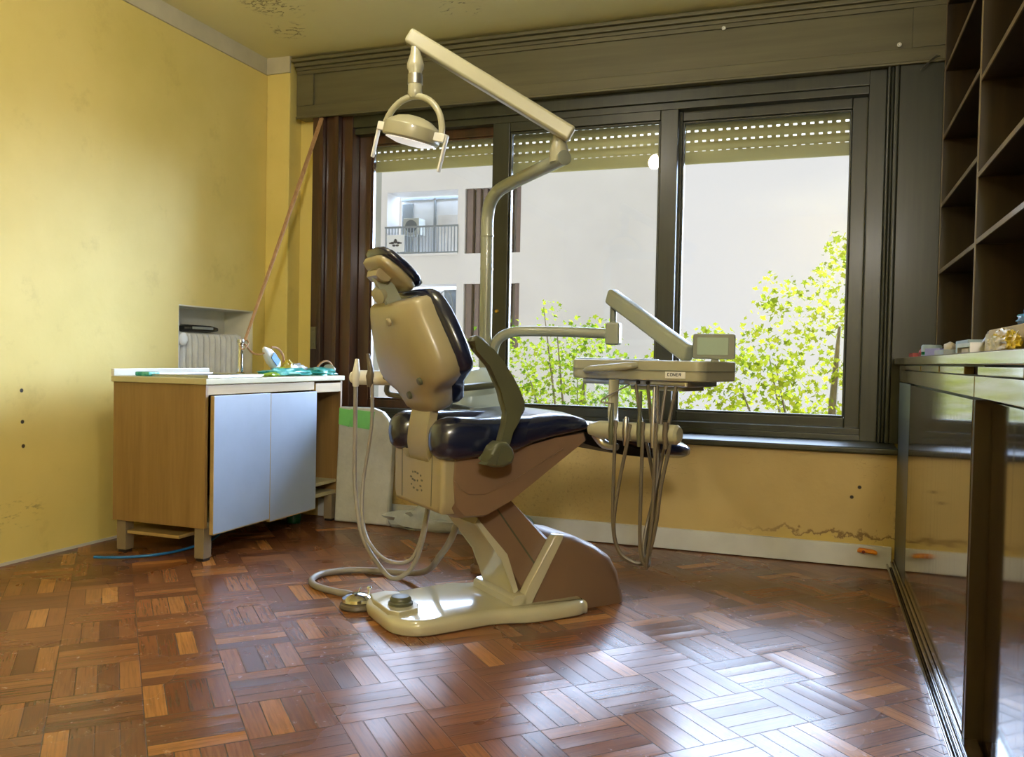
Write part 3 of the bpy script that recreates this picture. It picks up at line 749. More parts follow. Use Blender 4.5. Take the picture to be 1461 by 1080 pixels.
# headrest
HC = (1.060, 1.176); hh_ = DD * -.80 + ZZ * .60; hm = DD * .60 + ZZ * .80
def Hd(v, t, m): return W(HC[0], t, HC[1]) + hh_ * v + hm * m
b = NB(); loft(b, [ring(Hd(v, 0, -.010), NN, hm, hw, hd, 3.6, 36) for v, hw, hd in ((-.080, .05, .007), (-.073, .075, .013), (-.05, .09, .018), (0, .097, .020), (.05, .092, .018), (.073, .078, .013), (.080, .055, .007))]); obj('headrest_shell', b, 'cream', ch, 60)
b = NB(); loft(b, [ring(Hd(v, 0, .018), NN, hm, hw, hd, 2.6, 36) for v, hw, hd in ((-.094, .04, .006), (-.088, .07, .014), (-.06, .096, .021), (0, .105, .024), (.06, .10, .021), (.084, .078, .015), (.092, .05, .006))]); obj('headrest_cushion', b, 'navy', ch, 60)
b = NB(); beam(b, Hd(.035, .0, -.028), W(1.09, 0, 1.045), .055, .024, NN, 0.005); obj('headrest_stem', b, 'armgrey', ch)
b = NB(); prism(b, [(-.025, -.024), (.025, -.024), (.030, -.04), (.022, -.056), (.0, -.058), (-.025, -.045)], lambda v, m, t: Hd(v + .022, t, m), -.045, .045, 0.005); obj('headrest_clamp', b, 'cream', ch)
b = NB(); lathe(b, [(.010, 0), (.026, .004), (.029, .012), (.027, .026), (.014, .030)], W(1.04, -.015, 1.105), NN * .35 - DD * .85 - ZZ * .4, 24); obj('headrest_knob', b, 'lampgrey', ch)
# armrests
arm = [(1.198, .948), (1.205, .962), (1.222, .968), (1.242, .961), (1.280, .925), (1.314, .890), (1.346, .848), (1.372, .808), (1.395, .760), (1.402, .738), (1.395, .724), (1.366, .702), (1.345, .67), (1.333, .630), (1.330, .60), (1.306, .60), (1.312, .639), (1.326, .69), (1.331, .725), (1.330, .76), (1.318, .80), (1.268, .872), (1.225, .930)]
b = NB(); prism(b, arm, side, .285, .319, 0.011, 3); a_ = tag(obj('armrest', b, 'olive', ch), 'raised armrest')
b = NB(); prism(b, [(1.250, .566), (1.268, .572), (1.268, .60), (1.280, .622), (1.302, .637), (1.330, .634), (1.352, .612), (1.358, .588), (1.350, .568), (1.320, .556), (1.288, .556)], side, .270, .332, 0.012, 3); obj('armrest_hub', b, 'olive', a_)
b = NB(); beam(b, W(1.42, -.30, .775), W(1.62, -.30, .792), .05, .026, (0, 0, 1), 0.010); beam(b, W(1.36, -.28, .60), W(1.43, -.29, .77), .04, .03, NN, 0.008); tag(obj('armrest', b, 'olive', ch), 'lowered far armrest')
# leg rest
b = NB(); prism(b, [(1.70, .612), (1.72, .650), (1.95, .588), (2.10, .555), (2.10, .528), (1.92, .552), (1.80, .585)], side, -.15, .15, 0.006); obj('leg_frame', b, 'black', ch)
b = NB(); loft(b, [ring(W(s, 0, z), NN, ZZ, hw, hd, 3, 36) for s, z, hw, hd in ((1.745, .660, .14, .012), (1.76, .657, .19, .024), (1.85, .637, .205, .033), (2.0, .600, .20, .037), (2.12, .574, .19, .039), (2.22, .557, .165, .038), (2.265, .550, .13, .030), (2.282, .547, .08, .014))]); obj('footrest_cushion', b, 'navy', ch, 60)

# ------------------------------------------------------------------ spittoon unit beyond the chair
un = thing('cuspidor_unit', 'rounded pale blue-white dental unit standing behind the chair', 'dental unit', W(1.68, -.5, 0))
b = NB()
loft(b, [ring(W(s, -.50, z), DD, NN, hs, ht, 3.4, 36) for s, z, hs, ht in ((1.67, .34, .08, .07), (1.665, .36, .12, .11), (1.66, .50, .14, .13), (1.655, .64, .145, .14), (1.655, .74, .145, .14), (1.66, .80, .125, .125), (1.668, .84, .085, .09), (1.675, .858, .04, .045))])
obj('body', b, 'unit', un, 60)
b = NB(); lathe(b, [(.055, 0), (.055, .02), (.042, .03), (.042, .36)], W(1.70, -.50, 0), (0, 0, 1), 24); obj('pedestal', b, 'tan', un)
b = NB(); lathe(b, [(.02, 0), (.085, .010), (.095, .04), (.098, .045), (.088, .040), (.075, .016), (.015, .012)], W(1.60, -.36, .655), (0, 0, 1), 32); obj('bowl', b, 'white', un)
b = NB(); tube(b, [W(1.60, -.44, .60), W(1.60, -.38, .64), W(1.60, -.36, .66)], .03, 14); obj('bowl_arm', b, 'unit', un)

# ------------------------------------------------------------------ operating light
PB = V((-1.336, 3.352, 0))
ol_ = thing('operating_light', 'ivory dental operating lamp on a tall pole with jointed arms above the chair', 'dental lamp', (PB.x, PB.y, .84))
b = NB(); tube(b, [(PB.x, PB.y, .83), (PB.x, PB.y, 1.2), (PB.x - .003, PB.y + .004, 1.44), (-1.338, 3.358, 1.50), (-1.322, 3.345, 1.553), (-1.275, 3.312, 1.592), (-1.20, 3.245, 1.604), (-1.05, 3.09, 1.608), (-.872, 2.905, 1.612)], [.027, .027, .027, .027, .027, .027, .027, .026, .026], 18, 5); po = obj('pole', b, 'armgrey', ol_)
b = NB(); lathe(b, [(.0285, 0), (.0285, .008)], (PB.x, PB.y, 1.27), (0, 0, 1), 20); obj('collar', b, 'armgrey', po)
b = NB(); lathe(b, [(.0285, 0), (.0285, .006)], (PB.x, PB.y, 1.41), (0, 0, 1), 20); obj('collar', b, 'armgrey', po)
b = NB(); lathe(b, [(.0268, 0), (.0268, .004), (.020, .006)], (-.871, 2.904, 1.612), (V((.178, -.185, .004)).normalized()), 20); obj('end_cap', b, 'screenframe', po)
b = NB(); lathe(b, [(.034, -.02), (.034, .022), (.027, .05), (.022, .075)], (-.898, 2.93, 1.622), (0, 0, 1), 20); obj('arm_joint', b, 'lampgrey', ol_)
b = NB(); lathe(b, [(.014, 0), (.014, .05)], (-.898, 2.925, 1.69), (0, 0, 1), 14); obj('joint_pin', b, 'black', ol_)
b = NB(); beam(b, (-.845, 2.91, 1.69), (-1.398, 2.716, 2.030), .05, .056, (0, 0, 1), 0.012, 3); obj('spring_arm', b, 'lampgrey', ol_)
b = NB(); lathe(b, [(.014, .06), (.016, .035), (.019, .0), (.030, -.035), (.030, -.05), (.024, -.06), (.025, -.125), (.026, -.14), (.019, -.155)], (-1.370, 2.722, 1.965), (0, 0, 1), 24); sw = obj('swivel', b, 'lampgrey', ol_)
b = NB(); lathe(b, [(.0262, 0), (.0262, .035)], (-1.370, 2.722, 1.858), (0, 0, 1), 20); obj('swivel_window', b, 'silver', sw)
HL, HR = V((-1.502, 2.737, 1.725)), V((-1.252, 2.70, 1.656)); HM = (HL + HR) / 2; hx = (HR - HL).normalized(); hup = (ZZ - hx * hx.z).normalized(); hy = hup.cross(hx)
hr_ = (HR - HL).length / 2 - .006
b = NB(); tube(b, [HM + hx * (-hr_ * math.cos(a)) + hup * (hr_ * math.sin(a) * 1.0) for a in [PI * i / 20 for i in range(21)]], .0115, 12); obj('yoke', b, 'lampgrey', ol_)
axd = (hup + hy * -0.02).normalized()       # lamp axis, leaning a little to the room
b = NB(); lathe(b, [(.086, -.032), (.098, -.028), (.102, -.022), (.102, .016), (.097, .022), (.085, .031), (.06, .046), (.03, .054), (.005, .056)], HM, axd, 40); hd = obj('lamp_head', b, 'lampgrey', ol_)
b = NB(); lathe(b, [(.004, -.048), (.05, -.045), (.088, -.034), (.088, -.028), (.004, -.028)], HM, axd, 36); obj('lens', b, 'lens', hd)
for e, sg in ((HL, -1), (HR, 1)):
    b = NB(); p = e + hx * sg * .018
    beam(b, e - hx * sg * .028, p, .03, .03, hup, .004)
    beam(b, p + hup * .012, p - hup * .115 - hy * .0, .016, .009, hx, .003)
    obj('handle', b, 'white', ol_)

# ------------------------------------------------------------------ instrument delivery tray
tr = thing('instrument_tray', 'ivory instrument tray with monitor and hanging hoses on a jointed arm, before the window', 'dental tray', (-1.30, 3.36, .62))
b = NB(); tube(b, [(-1.298, 3.352, .56), (-1.30, 3.354, .70), (-1.303, 3.357, .86), (-1.300, 3.358, .93), (-1.280, 3.36, .978), (-1.235, 3.37, 1.005), (-1.17, 3.38, 1.013), (-1.0, 3.405, 1.013), (-.82, 3.433, 1.008)], .0215, 18, 5); obj('support_arm', b, 'armgrey', tr)
b = NB(); box(b, -.832, -.772, 3.405, 3.465, .962, 1.055, .010, 3); obj('pivot_block', b, 'armgrey', tr)
b = NB(); lathe(b, [(.014, 0), (.014, .09)], (-.805, 3.437, 1.05), (0, 0, 1), 14); obj('pivot_pin', b, 'screenframe', tr)
b = NB(); beam(b, (-.822, 3.45, 1.165), (-.44, 3.085, .925), .05, .066, (0, 0, 1), .014, 3); obj('spring_arm', b, 'armgrey', tr)
TX = V((.5080, -.189, 0)).normalized(); TY = V((.189, .508, 0)).normalized()   # tray axes: along the front, towards the back
LF = V((-.876, 3.034, 0)); TL, TD = .545, .285
def Tr(a, c, z): return LF + TX * a + TY * c + ZZ * z
trc = lambda a, c, d: Tr(a, c, d)
b = NB()
def rrect(x0, x1, y0, y1, r, k=4):
    o = []
    for cx, cy, a0 in ((x1 - r, y0 + r, -90), (x1 - r, y1 - r, 0), (x0 + r, y1 - r, 90), (x0 + r, y0 + r, 180)):
        for i in range(k + 1): a = math.radians(a0 + 90 * i / k); o.append((cx + r * math.cos(a), cy + r * math.sin(a)))
    return o
prism(b, rrect(0, TL, 0, TD, .045), trc, .832, .902, .007, 2); tb = obj('tray_body', b, 'lampgrey', tr)
b = NB(); prism(b, rrect(-.004, TL + .004, -.004, TD + .004, .047), trc, .866, .869, 0); obj('tray_seam', b, 'screenframe', tb)
b = NB(); prism(b, rrect(.01, .24, .012, TD - .02, .03), trc, .900, .906, .002); obj('tray_mat', b, 'silver', tb)
b = NB(); tube(b, [Tr(.08, -.004, .862), Tr(.12, -.028, .866), (Tr(.20, -.034, .872)), Tr(.27, -.028, .880), Tr(.30, -.004, .884)], [.010, .014, .016, .015, .010], 14, 5, (1, .8)); obj('grip', b, 'lampgrey', tr)
b = NB(); prism(b, rrect(.03, TL - .06, .03, TD - .03, .03), trc, .812, .834, .006); obj('under_pan', b, 'silver', tr)
b = NB(); prism(b, rrect(.22, TL - .10, .06, TD - .05, .03), trc, .796, .815, .004); obj('hose_block', b, 'armgrey', tr)
for a in (.285, .325):
    b = NB(); lathe(b, [(.007, 0), (.007, .006)], Tr(a, .030, .823), -TY, 12); obj('screw', b, 'black', tr)
b = NB(); prism(b, [(.410, .842), (.486, .842), (.486, .864), (.410, .864)], lambda a, z, d: Tr(a, d, z), -.0035, .001, .001); nl = tag(obj('name_plate', b, 'white', tr), 'white name plate with blurred black letters')
def letters(parent, txt, fn, w, h, mat='ink', off=0.0):
    """block letters drawn as strokes; fn(x, y) gives a point on the face, x in 0..w"""
    F = {'C': [(1, 1, 0, 1), (0, 1, 0, 0), (0, 0, 1, 0)], 'O': [(0, 0, 1, 0), (1, 0, 1, 1), (1, 1, 0, 1), (0, 1, 0, 0)], 'N': [(0, 0, 0, 1), (0, 1, 1, 0), (1, 0, 1, 1)], 'E': [(1, 1, 0, 1), (0, 1, 0, 0), (0, 0, 1, 0), (0, .5, .8, .5)], 'P': [(0, 0, 0, 1), (0, 1, 1, 1), (1, 1, 1, .5), (1, .5, 0, .5)], 'R': [(0, 0, 0, 1), (0, 1, 1, 1), (1, 1, 1, .5), (1, .5, 0, .5), (.4, .5, 1, 0)], 'I': [(.5, 0, .5, 1)], 'T': [(0, 1, 1, 1), (.5, 1, .5, 0)], 'L': [(0, 1, 0, 0), (0, 0, 1, 0)], 'A': [(0, 0, .5, 1), (.5, 1, 1, 0), (.25, .4, .75, .4)], 'S': [(1, 1, 0, 1), (0, 1, 0, .5), (0, .5, 1, .5), (1, .5, 1, 0), (1, 0, 0, 0)]}
    bb = NB(); st = w / len(txt); cw = st * .66
    for i, c in enumerate(txt):
        for (x0, y0, x1, y1) in F[c]:
            tube(bb, [fn(i * st + x0 * cw, y0 * h), fn(i * st + x1 * cw, y1 * h)], min(st * .12, h * .14), 6)
    obj('lettering', bb, mat, parent)
letters(nl, 'CONER', lambda x, y: Tr(.420 + x, -.0035, .850 + y), .054, .009)
# monitor
b = NB(); prism(b, rrect(0, .146, .910, .999, .008), lambda a, z, d: V((-.425, 3.046, 0)) + V((1, -.03, 0)) * a + V((.03, 1, 0)) * d + ZZ * z, 0, .022, .004); mo = obj('monitor', b, 'screenframe', tr)
b = NB(); prism(b, rrect(.016, .124, .924, .986, .003), lambda a, z, d: V((-.425, 3.046, 0)) + V((1, -.03, 0)) * a + V((.03, 1, 0)) * d + ZZ * z, -.002, .006, .001); obj('screen', b, 'screen', mo)
b = NB(); box(b, -.36, -.335, 3.05, 3.07, .896, .914, .003); obj('monitor_foot', b, 'screenframe', mo)
# bar with the handpiece notches, on its curved hanger
b = NB()
hp = [V((-.684, 2.955, .83)), V((-.684, 2.950, .76)), V((-.682, 2.940, .715)), V((-.672, 2.905, .690)), V((-.655, 2.85, .675)), V((-.65, 2.82, .668))]
tube(b, hp, .021, 12, 5, (1, .45)); obj('hanger', b, 'lampgrey', tr)
BA, BB = V((-.735, 2.832, .662)), V((-.415, 2.735, .664)); bd = (BB - BA).normalized()
b = NB(); tube(b, [BA, BA + bd * .02, BA + bd * .04, BA + bd * .30, BA + bd * .325, BB], [.020, .026, .031, .032, .032, .024], 20); hb = obj('holder_bar', b, 'lampgrey', tr)
b = NB(); tube(b, [BA + V((.02, 0, -.015)), BA + V((.05, .0, -.05)), BA + V((.10, -.02, -.055))], [.018, .016, .012], 10, 3); obj('bar_bracket', b, 'silver', hb)
hoses = [
 [(-.633, 2.775, .700), (-.633, 2.765, .60), (-.632, 2.76, .36), (-.606, 2.755, .262), (-.553, 2.76, .232), (-.523, 2.80, .25), (-.507, 2.85, .42), (-.537, 2.87, .58), (-.575, 2.90, .70), (-.60, 2.93, .815)],
 [(-.582, 2.757, .690), (-.588, 2.75, .63), (-.613, 2.745, .48), (-.625, 2.745, .345), (-.600, 2.75, .262), (-.535, 2.76, .236), (-.515, 2.80, .30), (-.502, 2.85, .46), (-.528, 2.89, .62), (-.556, 2.915, .815)],
 [(-.535, 2.742, .700), (-.535, 2.735, .60), (-.535, 2.73, .34), (-.527, 2.735, .254), (-.508, 2.745, .232), (-.512, 2.80, .28), (-.497, 2.85, .46), (-.508, 2.875, .63), (-.520, 2.895, .815)],
 [(-.490, 2.728, .700), (-.490, 2.72, .60), (-.494, 2.715, .39), (-.508, 2.72, .255), (-.512, 2.735, .228), (-.530, 2.79, .27), (-.506, 2.84, .48), (-.502, 2.86, .65), (-.487, 2.88, .815)],
 [(-.445, 2.745, .69), (-.448, 2.735, .62), (-.468, 2.72, .50), (-.480, 2.715, .38), (-.500, 2.725, .285), (-.520, 2.74, .255), (-.530, 2.79, .32), (-.505, 2.84, .48), (-.478, 2.86, .65), (-.452, 2.87, .815)]]
for i, h in enumerate(hoses):
    b = NB(); tube(b, h, .0062, 8, 7); obj('hose', b, 'hose', tr)
tips = [(.10, .757, .0085), (.155, .712, .010), (.205, .800, .008), (.255, .815, .0085), (.30, .70, .009)]
for i, (d, zt, r) in enumerate(tips):
    p = BA + bd * d; f = V((-.19, -.51, 0)).normalized() * .026
    b = NB(); tube(b, [p + f + ZZ * -.045, p + f * 1.1 + ZZ * .0, p + f * 1.05 + ZZ * .04, V((p.x, p.y, zt)) + f * .9], [r * .8, r * 1.15, r, r * .55], 10); obj('handpiece', b, ('olive', 'steel', 'olive', 'steel', 'hose')[i], tr)
b = NB(); tube(b, [Tr(.25, .05, .82), V((-.70, 2.84, .762)), V((-.655, 2.80, .755))], .003, 6, 4); obj('thin_tube', b, 'hosegrey', tr)

# ------------------------------------------------------------------ assistant's holder with two hoses, at the left of the backrest
ah = thing('suction_holder', 'white suction holder with two grey hoses behind the left of the backrest', 'suction holder', (-1.60, 2.895, .78))
b = NB(); tube(b, [(-1.705, 2.885, .813), (-1.690, 2.886, .813), (-1.60, 2.893, .813), (-1.515, 2.90, .812)], [.020, .028, .028, .026], 16); hb2 = obj('holder_bar', b, 'white', ah)
b = NB(); lathe(b, [(.012, 0), (.012, .003)], (-1.548, 2.872, .818), (0, -1, 0), 12); obj('bolt', b, 'black', hb2)
b = NB(); tube(b, [(-1.55, 2.895, .80), (-1.565, 2.92, .755), (-1.50, 2.95, .74), (-1.30, 3.05, .70), (-1.16, 3.22, .66)], .011, 10, 4); obj('support_arm', b, 'screenframe', ah)
for x, y, top, r in ((-1.672, 2.868, .884, .012), (-1.612, 2.872, .905, .011)):
    b = NB(); tube(b, [(x - .004, y, .780), (x, y - .008, .82), (x + .002, y - .006, .845), (x + (.0 if x < -1.65 else -.015), y, top)], [r, r * 1.5, r * 1.1, r * .6], 12); obj('suction_handle', b, 'white' if x < -1.65 else 'hose', ah)
ha = [(-1.676, 2.868, .79), (-1.675, 2.868, .60), (-1.670, 2.865, .40), (-1.604, 2.806, .228), (-1.494, 2.738, .138), (-1.416, 2.712, .100), (-1.356, 2.734, .142), (-1.322, 2.748, .245), (-1.310, 2.78, .40)]
hb_ = [(-1.606, 2.872, .79), (-1.609, 2.875, .62), (-1.636, 2.866, .405), (-1.601, 2.809, .268), (-1.519, 2.730, .203), (-1.434, 2.707, .162), (-1.363, 2.732, .168), (-1.328, 2.750, .254), (-1.316, 2.785, .40)]
for h, r in ((ha, .0085), (hb_, .007)):
    b = NB(); tube(b, h, r, 10, 8); obj('hose', b, 'hosegrey', ah)

# ------------------------------------------------------------------ foot pedal
fp = thing('foot_pedal', 'round chrome foot pedal with a grey hose on the parquet by the chair base', 'foot pedal', (-1.525, 2.645, 0))
b = NB(); lathe(b, [(.060, 0), (.063, .006), (.060, .016), (.052, .020)], (-1.525, 2.645, .001), (0, 0, 1), 32); obj('pedal_base', b, 'hose', fp)
b = NB(); lathe(b, [(.052, .020), (.056, .026), (.054, .036), (.040, .046), (.018, .051), (.004, .052)], (-1.525, 2.645, .001), (0, 0, 1), 32); obj('pedal_cap', b, 'chrome', fp)
b = NB(); tube(b, [(-1.492, 2.665, .04), (-1.490, 2.667, .066)], .004, 8); lathe(b, [(.009, 0), (.010, .005), (.006, .010)], (-1.490, 2.667, .066), (0, 0, 1), 12); obj('hook', b, 'chrome', fp)
b = NB(); tube(b, [(-1.545, 2.68, .035), (-1.535, 2.685, .062)], .0025, 6); obj('hook', b, 'chrome', fp)
ph = [(-1.555, 2.675, .018), (-1.607, 2.736, .015), (-1.69, 2.752, .014), (-1.792, 2.79, .014), (-1.855, 2.862, .014), (-1.864, 2.957, .014), (-1.79, 3.05, .014), (-1.66, 3.085, .015), (-1.52, 3.05, .03), (-1.40, 2.96, .075), (-1.305, 2.86, .16), (-1.250, 2.83, .23), (-1.215, 2.835, .32), (-1.17, 2.87, .42)]
b = NB(); tube(b, ph, .0125, 12, 7); obj('hose', b, 'hosegrey', fp)

# ================================================================== SINK CABINET by the left wall
CX0, CX1, CY0, CY1 = -2.945, -2.445, 2.945, 4.042
sc_ = thing('sink_cabinet', 'light wood sink cabinet with two pale blue doors along the yellow wall', 'cabinet', ((CX0 + CX1) / 2, (CY0 + CY1) / 2, 0))
b = NB(); box(b, CX0, CX1, CY0, CY0 + .018, .145, .760, .002); obj('side_panel', b, 'oak', sc_)
b = NB(); box(b, CX0, CX1 - .0, CY1 - .018, CY1, .145, .760, .002); obj('side_panel', b, 'oak', sc_)
b = NB(); box(b, CX0, CX0 + .012, CY0 + .018, CY1 - .018, .165, .70); obj('back_panel', b, 'oak', sc_)
b = NB(); box(b, CX0, CX1 - .022, CY0 + .018, CY1 - .018, .145, .163, .001); obj('bottom_panel', b, 'laminate', sc_)
b = NB(); box(b, CX0 + .02, CX1 - .02, 3.755, 3.771, .163, .745); obj('divider', b, 'oak', sc_)
b = NB(); box(b, CX0, CX0 + .35, CY0 + .02, CY1 - .02, .085, .10, .002); obj('brace', b, 'oakrail', sc_)
b = NB(); box(b, CX1 - .020, CX1 - .002, CY0 + .018, 3.772, .715, .758, .002); obj('front_rail', b, 'oakrail', sc_)
b = NB(); box(b, CX1 - .016, CX1 + .002, 3.780, 4.022, .700, .748, .002); obj('rail_front', b, 'oakrail', sc_)
b = NB(); box(b, CX0 + .05, CX1 - .02, 3.78, CY1 - .018, .205, .222, .002); tag(obj('loose_shelf', b, 'laminate', sc_), 'low shelf in the open bay')
for y0, y1, z0, z1, dx in ((2.975, 3.372, .118, .712, .004), (3.380, 3.768, .104, .708, 0.0)):
    b = NB(); box(b, CX1 + dx, CX1 + dx + .018, y0, y1, z0, z1, .0025); d_ = obj('door', b, 'bluedoor', sc_)
    b = NB(); box(b, CX1 + dx + .0005, CX1 + dx + .0185, y0 - .003, y0, z0, z1); box(b, CX1 + dx + .0005, CX1 + dx + .0185, y0, y1, z0 - .003, z0); obj('edge_strip', b, 'oakrail', d_)
for x, y in ((CX1 - .035, CY0 + .035), (CX0 + .04, CY0 + .035), (CX1 - .035, CY1 - .05), (CX0 + .04, CY1 - .05)):
    b = NB(); box(b, x - .025, x + .025, y - .025, y + .025, .012, .146, .003); l_ = obj('leg', b, 'tanmetal', sc_)
    b = NB(); box(b, x - .02, x + .02, y - .02, y + .02, 0, .014); obj('foot', b, 'black', l_)
wt = thing('sink_worktop', 'cream laminate sink top with upstand on the light wood cabinet', 'worktop', ((CX0 + CX1) / 2, (CY0 + CY1) / 2, .76))
b = NB(); box(b, CX0 - .004, CX1 + .012, CY0 - .012, CY1 + .006, .760, .786, .004); obj('slab', b, 'laminate', wt)
b = NB(); box(b, CX0 - .006, CX0 + .012, CY0 - .010, 3.56, .786, .818, .003); obj('upstand', b, 'white', wt)
b = NB(); box(b, CX0 + .08, CX1 - .05, 3.02, 3.50, .786, .792, .003); box(b, CX0 + .08, CX1 - .05, 3.02, 3.03, .792, .797, .002); box(b, CX0 + .08, CX1 - .05, 3.49, 3.50, .792, .797, .002); box(b, CX0 + .08, CX0 + .09, 3.02, 3.50, .792, .797, .002); box(b, CX1 - .06, CX1 - .05, 3.02, 3.50, .792, .797, .002)
obj('drainer', b, 'silver', wt)
fc = thing('faucet', 'thin chrome tap column on the sink top with cords tied to it', 'tap', (-2.72, 3.53, .786))
b = NB(); lathe(b, [(.022, 0), (.022, .012), (.013, .018), (.0115, .15), (.013, .152), (.013, .162)], (-2.72, 3.53, .786), (0, 0, 1), 18); obj('column', b, 'chrome', fc)
b = NB(); lathe(b, [(.016, 0), (.018, .008), (.014, .018)], (-2.72, 3.53, .948), (0, 0, 1), 14); obj('knob', b, 'steel', fc)
# shutter strap tied across to the tap
b = NB()
P1, P2 = V((-2.775, 4.305, 2.275)), V((-2.705, 3.545, .965))
for off in (0.0, 0.012):
    tube(b, [P1 + V((off, 0, 0)), (P1 * .5 + P2 * .5) + V((off * .7, 0, -.004)), P2], .0072, 6, 4, (1, .25))
tube(b, [P2, P2 + V((-.012, -.02, -.03)), P2 + V((.012, -.03, -.05)), P2 + V((.02, .0, -.02)), P2 + V((-.01, .02, .01)), P2 + V((0, .03, .06))], .006, 6, 5, (1, .5))
tag(obj('shutter_strap', b, 'strap', None), 'orange-beige shutter strap pulled taut from the pelmet to the tap', 'strap')
b = NB(); tube(b, [(-2.71, 3.545, .945), (-2.68, 3.57, .90), (-2.66, 3.60, .892), (-2.65, 3.625, .90)], .005, 6, 5); tag(obj('cord', b, 'strap'), 'short tan cord hanging from the tap to the white packet', 'cord')
# packets on the worktop
t = thing('packet', 'white plastic packet with a blue label leaning beside the tap', 'packet', (-2.65, 3.66, .79))
m = Matrix.Translation(V((-2.65, 3.685, .872))) @ Matrix.Rotation(math.radians(-40), 4, 'X') @ Matrix.Rotation(math.radians(0), 4, 'Z')
b = NB(); loft(b, [[m @ p for p in ring((0, y, 0), (1, 0, 0), (0, 0, 1), hw, hh, 2.6, 18)] for y, hw, hh in ((-.085, .005, .008), (-.07, .012, .016), (-.04, .020, .030), (0, .024, .036), (.055, .022, .034), (.075, .012, .026))]); obj('pouch', b, 'paperwhite', t)
b = NB(); prism(b, rrect(-.028, .040, -.018, .020, .005), lambda y, z, d: m @ V((d, y, z)), .0225, .0262); obj('label', b, 'bluelabel', t)
b = NB(); tube(b, [(-2.66, 3.70, .93), (-2.655, 3.745, .925), (-2.65, 3.785, .89), (-2.65, 3.79, .84)], .006, 8, 5); obj('handle', b, 'strap', t)
b = NB(); blob(b, (-2.63, 3.735, .786), .035, .05, .028, .35, 2.5, 4); tag(obj('crumpled_bag', b, 'limebag'), 'lime crumpled bag under the white packet', 'bag', 'crumpled bags on the sink top')
b = NB(); blob(b, (-2.63, 3.80, .787), .03, .042, .052, .3, 2.5, 9); tag(obj('crumpled_bag', b, 'yellowbag'), 'yellow crumpled bag beside the white packet', 'bag', 'crumpled bags on the sink top')
b = NB(); blob(b, (-2.565, 3.70, .786), .065, .20, .026, .4, 3.2, 2); tag(obj('crumpled_bag', b, 'teal'), 'teal crumpled plastic bag beside the tap', 'bag', 'crumpled bags on the sink top')
b = NB(); blob(b, (-2.545, 3.98, .786), .06, .12, .028, .4, 3.2, 17); tag(obj('crumpled_bag', b, 'teal'), 'teal crumpled plastic bag at the window end of the sink top', 'bag', 'crumpled bags on the sink top')
b = NB(); blob(b, (-2.66, 3.92, .786), .05, .085, .040, .4, 3.0, 6); tag(obj('crumpled_bag', b, 'clear'), 'clear crumpled plastic bag behind the teal bags', 'bag', 'crumpled bags on the sink top')
b = NB(); blob(b, (-2.50, 3.47, .787), .03, .06, .012, .4, 3.0, 12); tag(obj('crumpled_bag', b, 'limebag'), 'small green wrapper lying in front of the tap', 'wrapper', 'crumpled bags on the sink top')
t = thing('face_mask', 'clear plastic face mask with an orange band at the end of the sink top', 'mask', (-2.53, 4.06, .79))
b = NB(); loft(b, [ring((-2.54, 4.055 + .008 * i, .787 + .03), (1, 0, 0), (0, 0, 1), .035 - .003 * i, .028 - .003 * i, 2.4, 18) for i in range(6)]); obj('cup', b, 'clear', t)
b = NB(); tube(b, [(-2.56, 3.955, .815), (-2.55, 3.99, .85), (-2.54, 4.03, .862), (-2.53, 4.065, .845), (-2.53, 4.085, .81)], .0055, 8, 5); obj('band', b, 'strap', t)
b = NB(); box(b, -2.88, -2.80, 3.00, 3.07, .786, .806, .006); tag(obj('sponge', b, 'teal'), 'small teal sponge at the near end of the sink top', 'sponge')
# under the cabinet
b = NB(); tube(b, [(-2.90, 2.80, .012), (-2.80, 2.85, .010), (-2.70, 2.95, .010), (-2.66, 3.10, .012), (-2.64, 3.25, .03), (-2.66, 3.36, .07)], .006, 8, 6); tag(obj('cable', b, 'bluecable'), 'thin blue cable on the floor under the sink cabinet', 'cable')
t = thing('bottle', 'green plastic bottle on the floor under the sink cabinet', 'bottle', (-2.62, 3.86, 0))
b = NB(); lathe(b, [(.036, 0), (.038, .01), (.038, .09), (.016, .115), (.014, .125)], (-2.62, 3.86, .0), (0, 0, 1), 20); obj('body', b, 'greenbottle', t)
b = NB(); lathe(b, [(.016, 0), (.016, .016)], (-2.62, 3.86, .124), (0, 0, 1), 16); obj('cap', b, 'white', t)
# radiator in the niche
rd = thing('radiator', 'grey-white ribbed radiator standing in the wall niche', 'radiator', (-3.25, 3.88, .1))
for i in range(12):
    y = 3.62 + i * .0465
    b = NB(); loft(b, [ring((-3.245, y, z), (1, 0, 0), (0, 1, 0), hx_, hy_, 3, 14) for z, hx_, hy_ in ((.12, .05, .012), (.14, .066, .0195), (.97, .066, .0195), (.995, .056, .016), (1.005, .03, .010))]); obj('column', b, 'radiator', rd)
b = NB(); lathe(b, [(.034, 0), (.034, .02), (.02, .03)], (-3.175, 3.625, .965), (1, 0, 0), 18); obj('valve_cap', b, 'radiator', rd)
t = thing('black_case', 'slim black case lying on top of the radiator', 'case', (-3.235, 3.83, 1.006))
b = NB(); loft(b, [ring((-3.235, y, 1.026), (1, 0, 0), (0, 0, 1), hx_, hz, 3, 16) for y, hx_, hz in ((3.70, .02, .012), (3.72, .04, .02), (3.90, .042, .020), (3.96, .03, .012), (3.975, .012, .004))]); obj('body', b, 'black', t)
b = NB(); box(b, -3.194, -3.190, 3.735, 3.90, 1.022, 1.036, .001); obj('stripe', b, 'greycard', t)

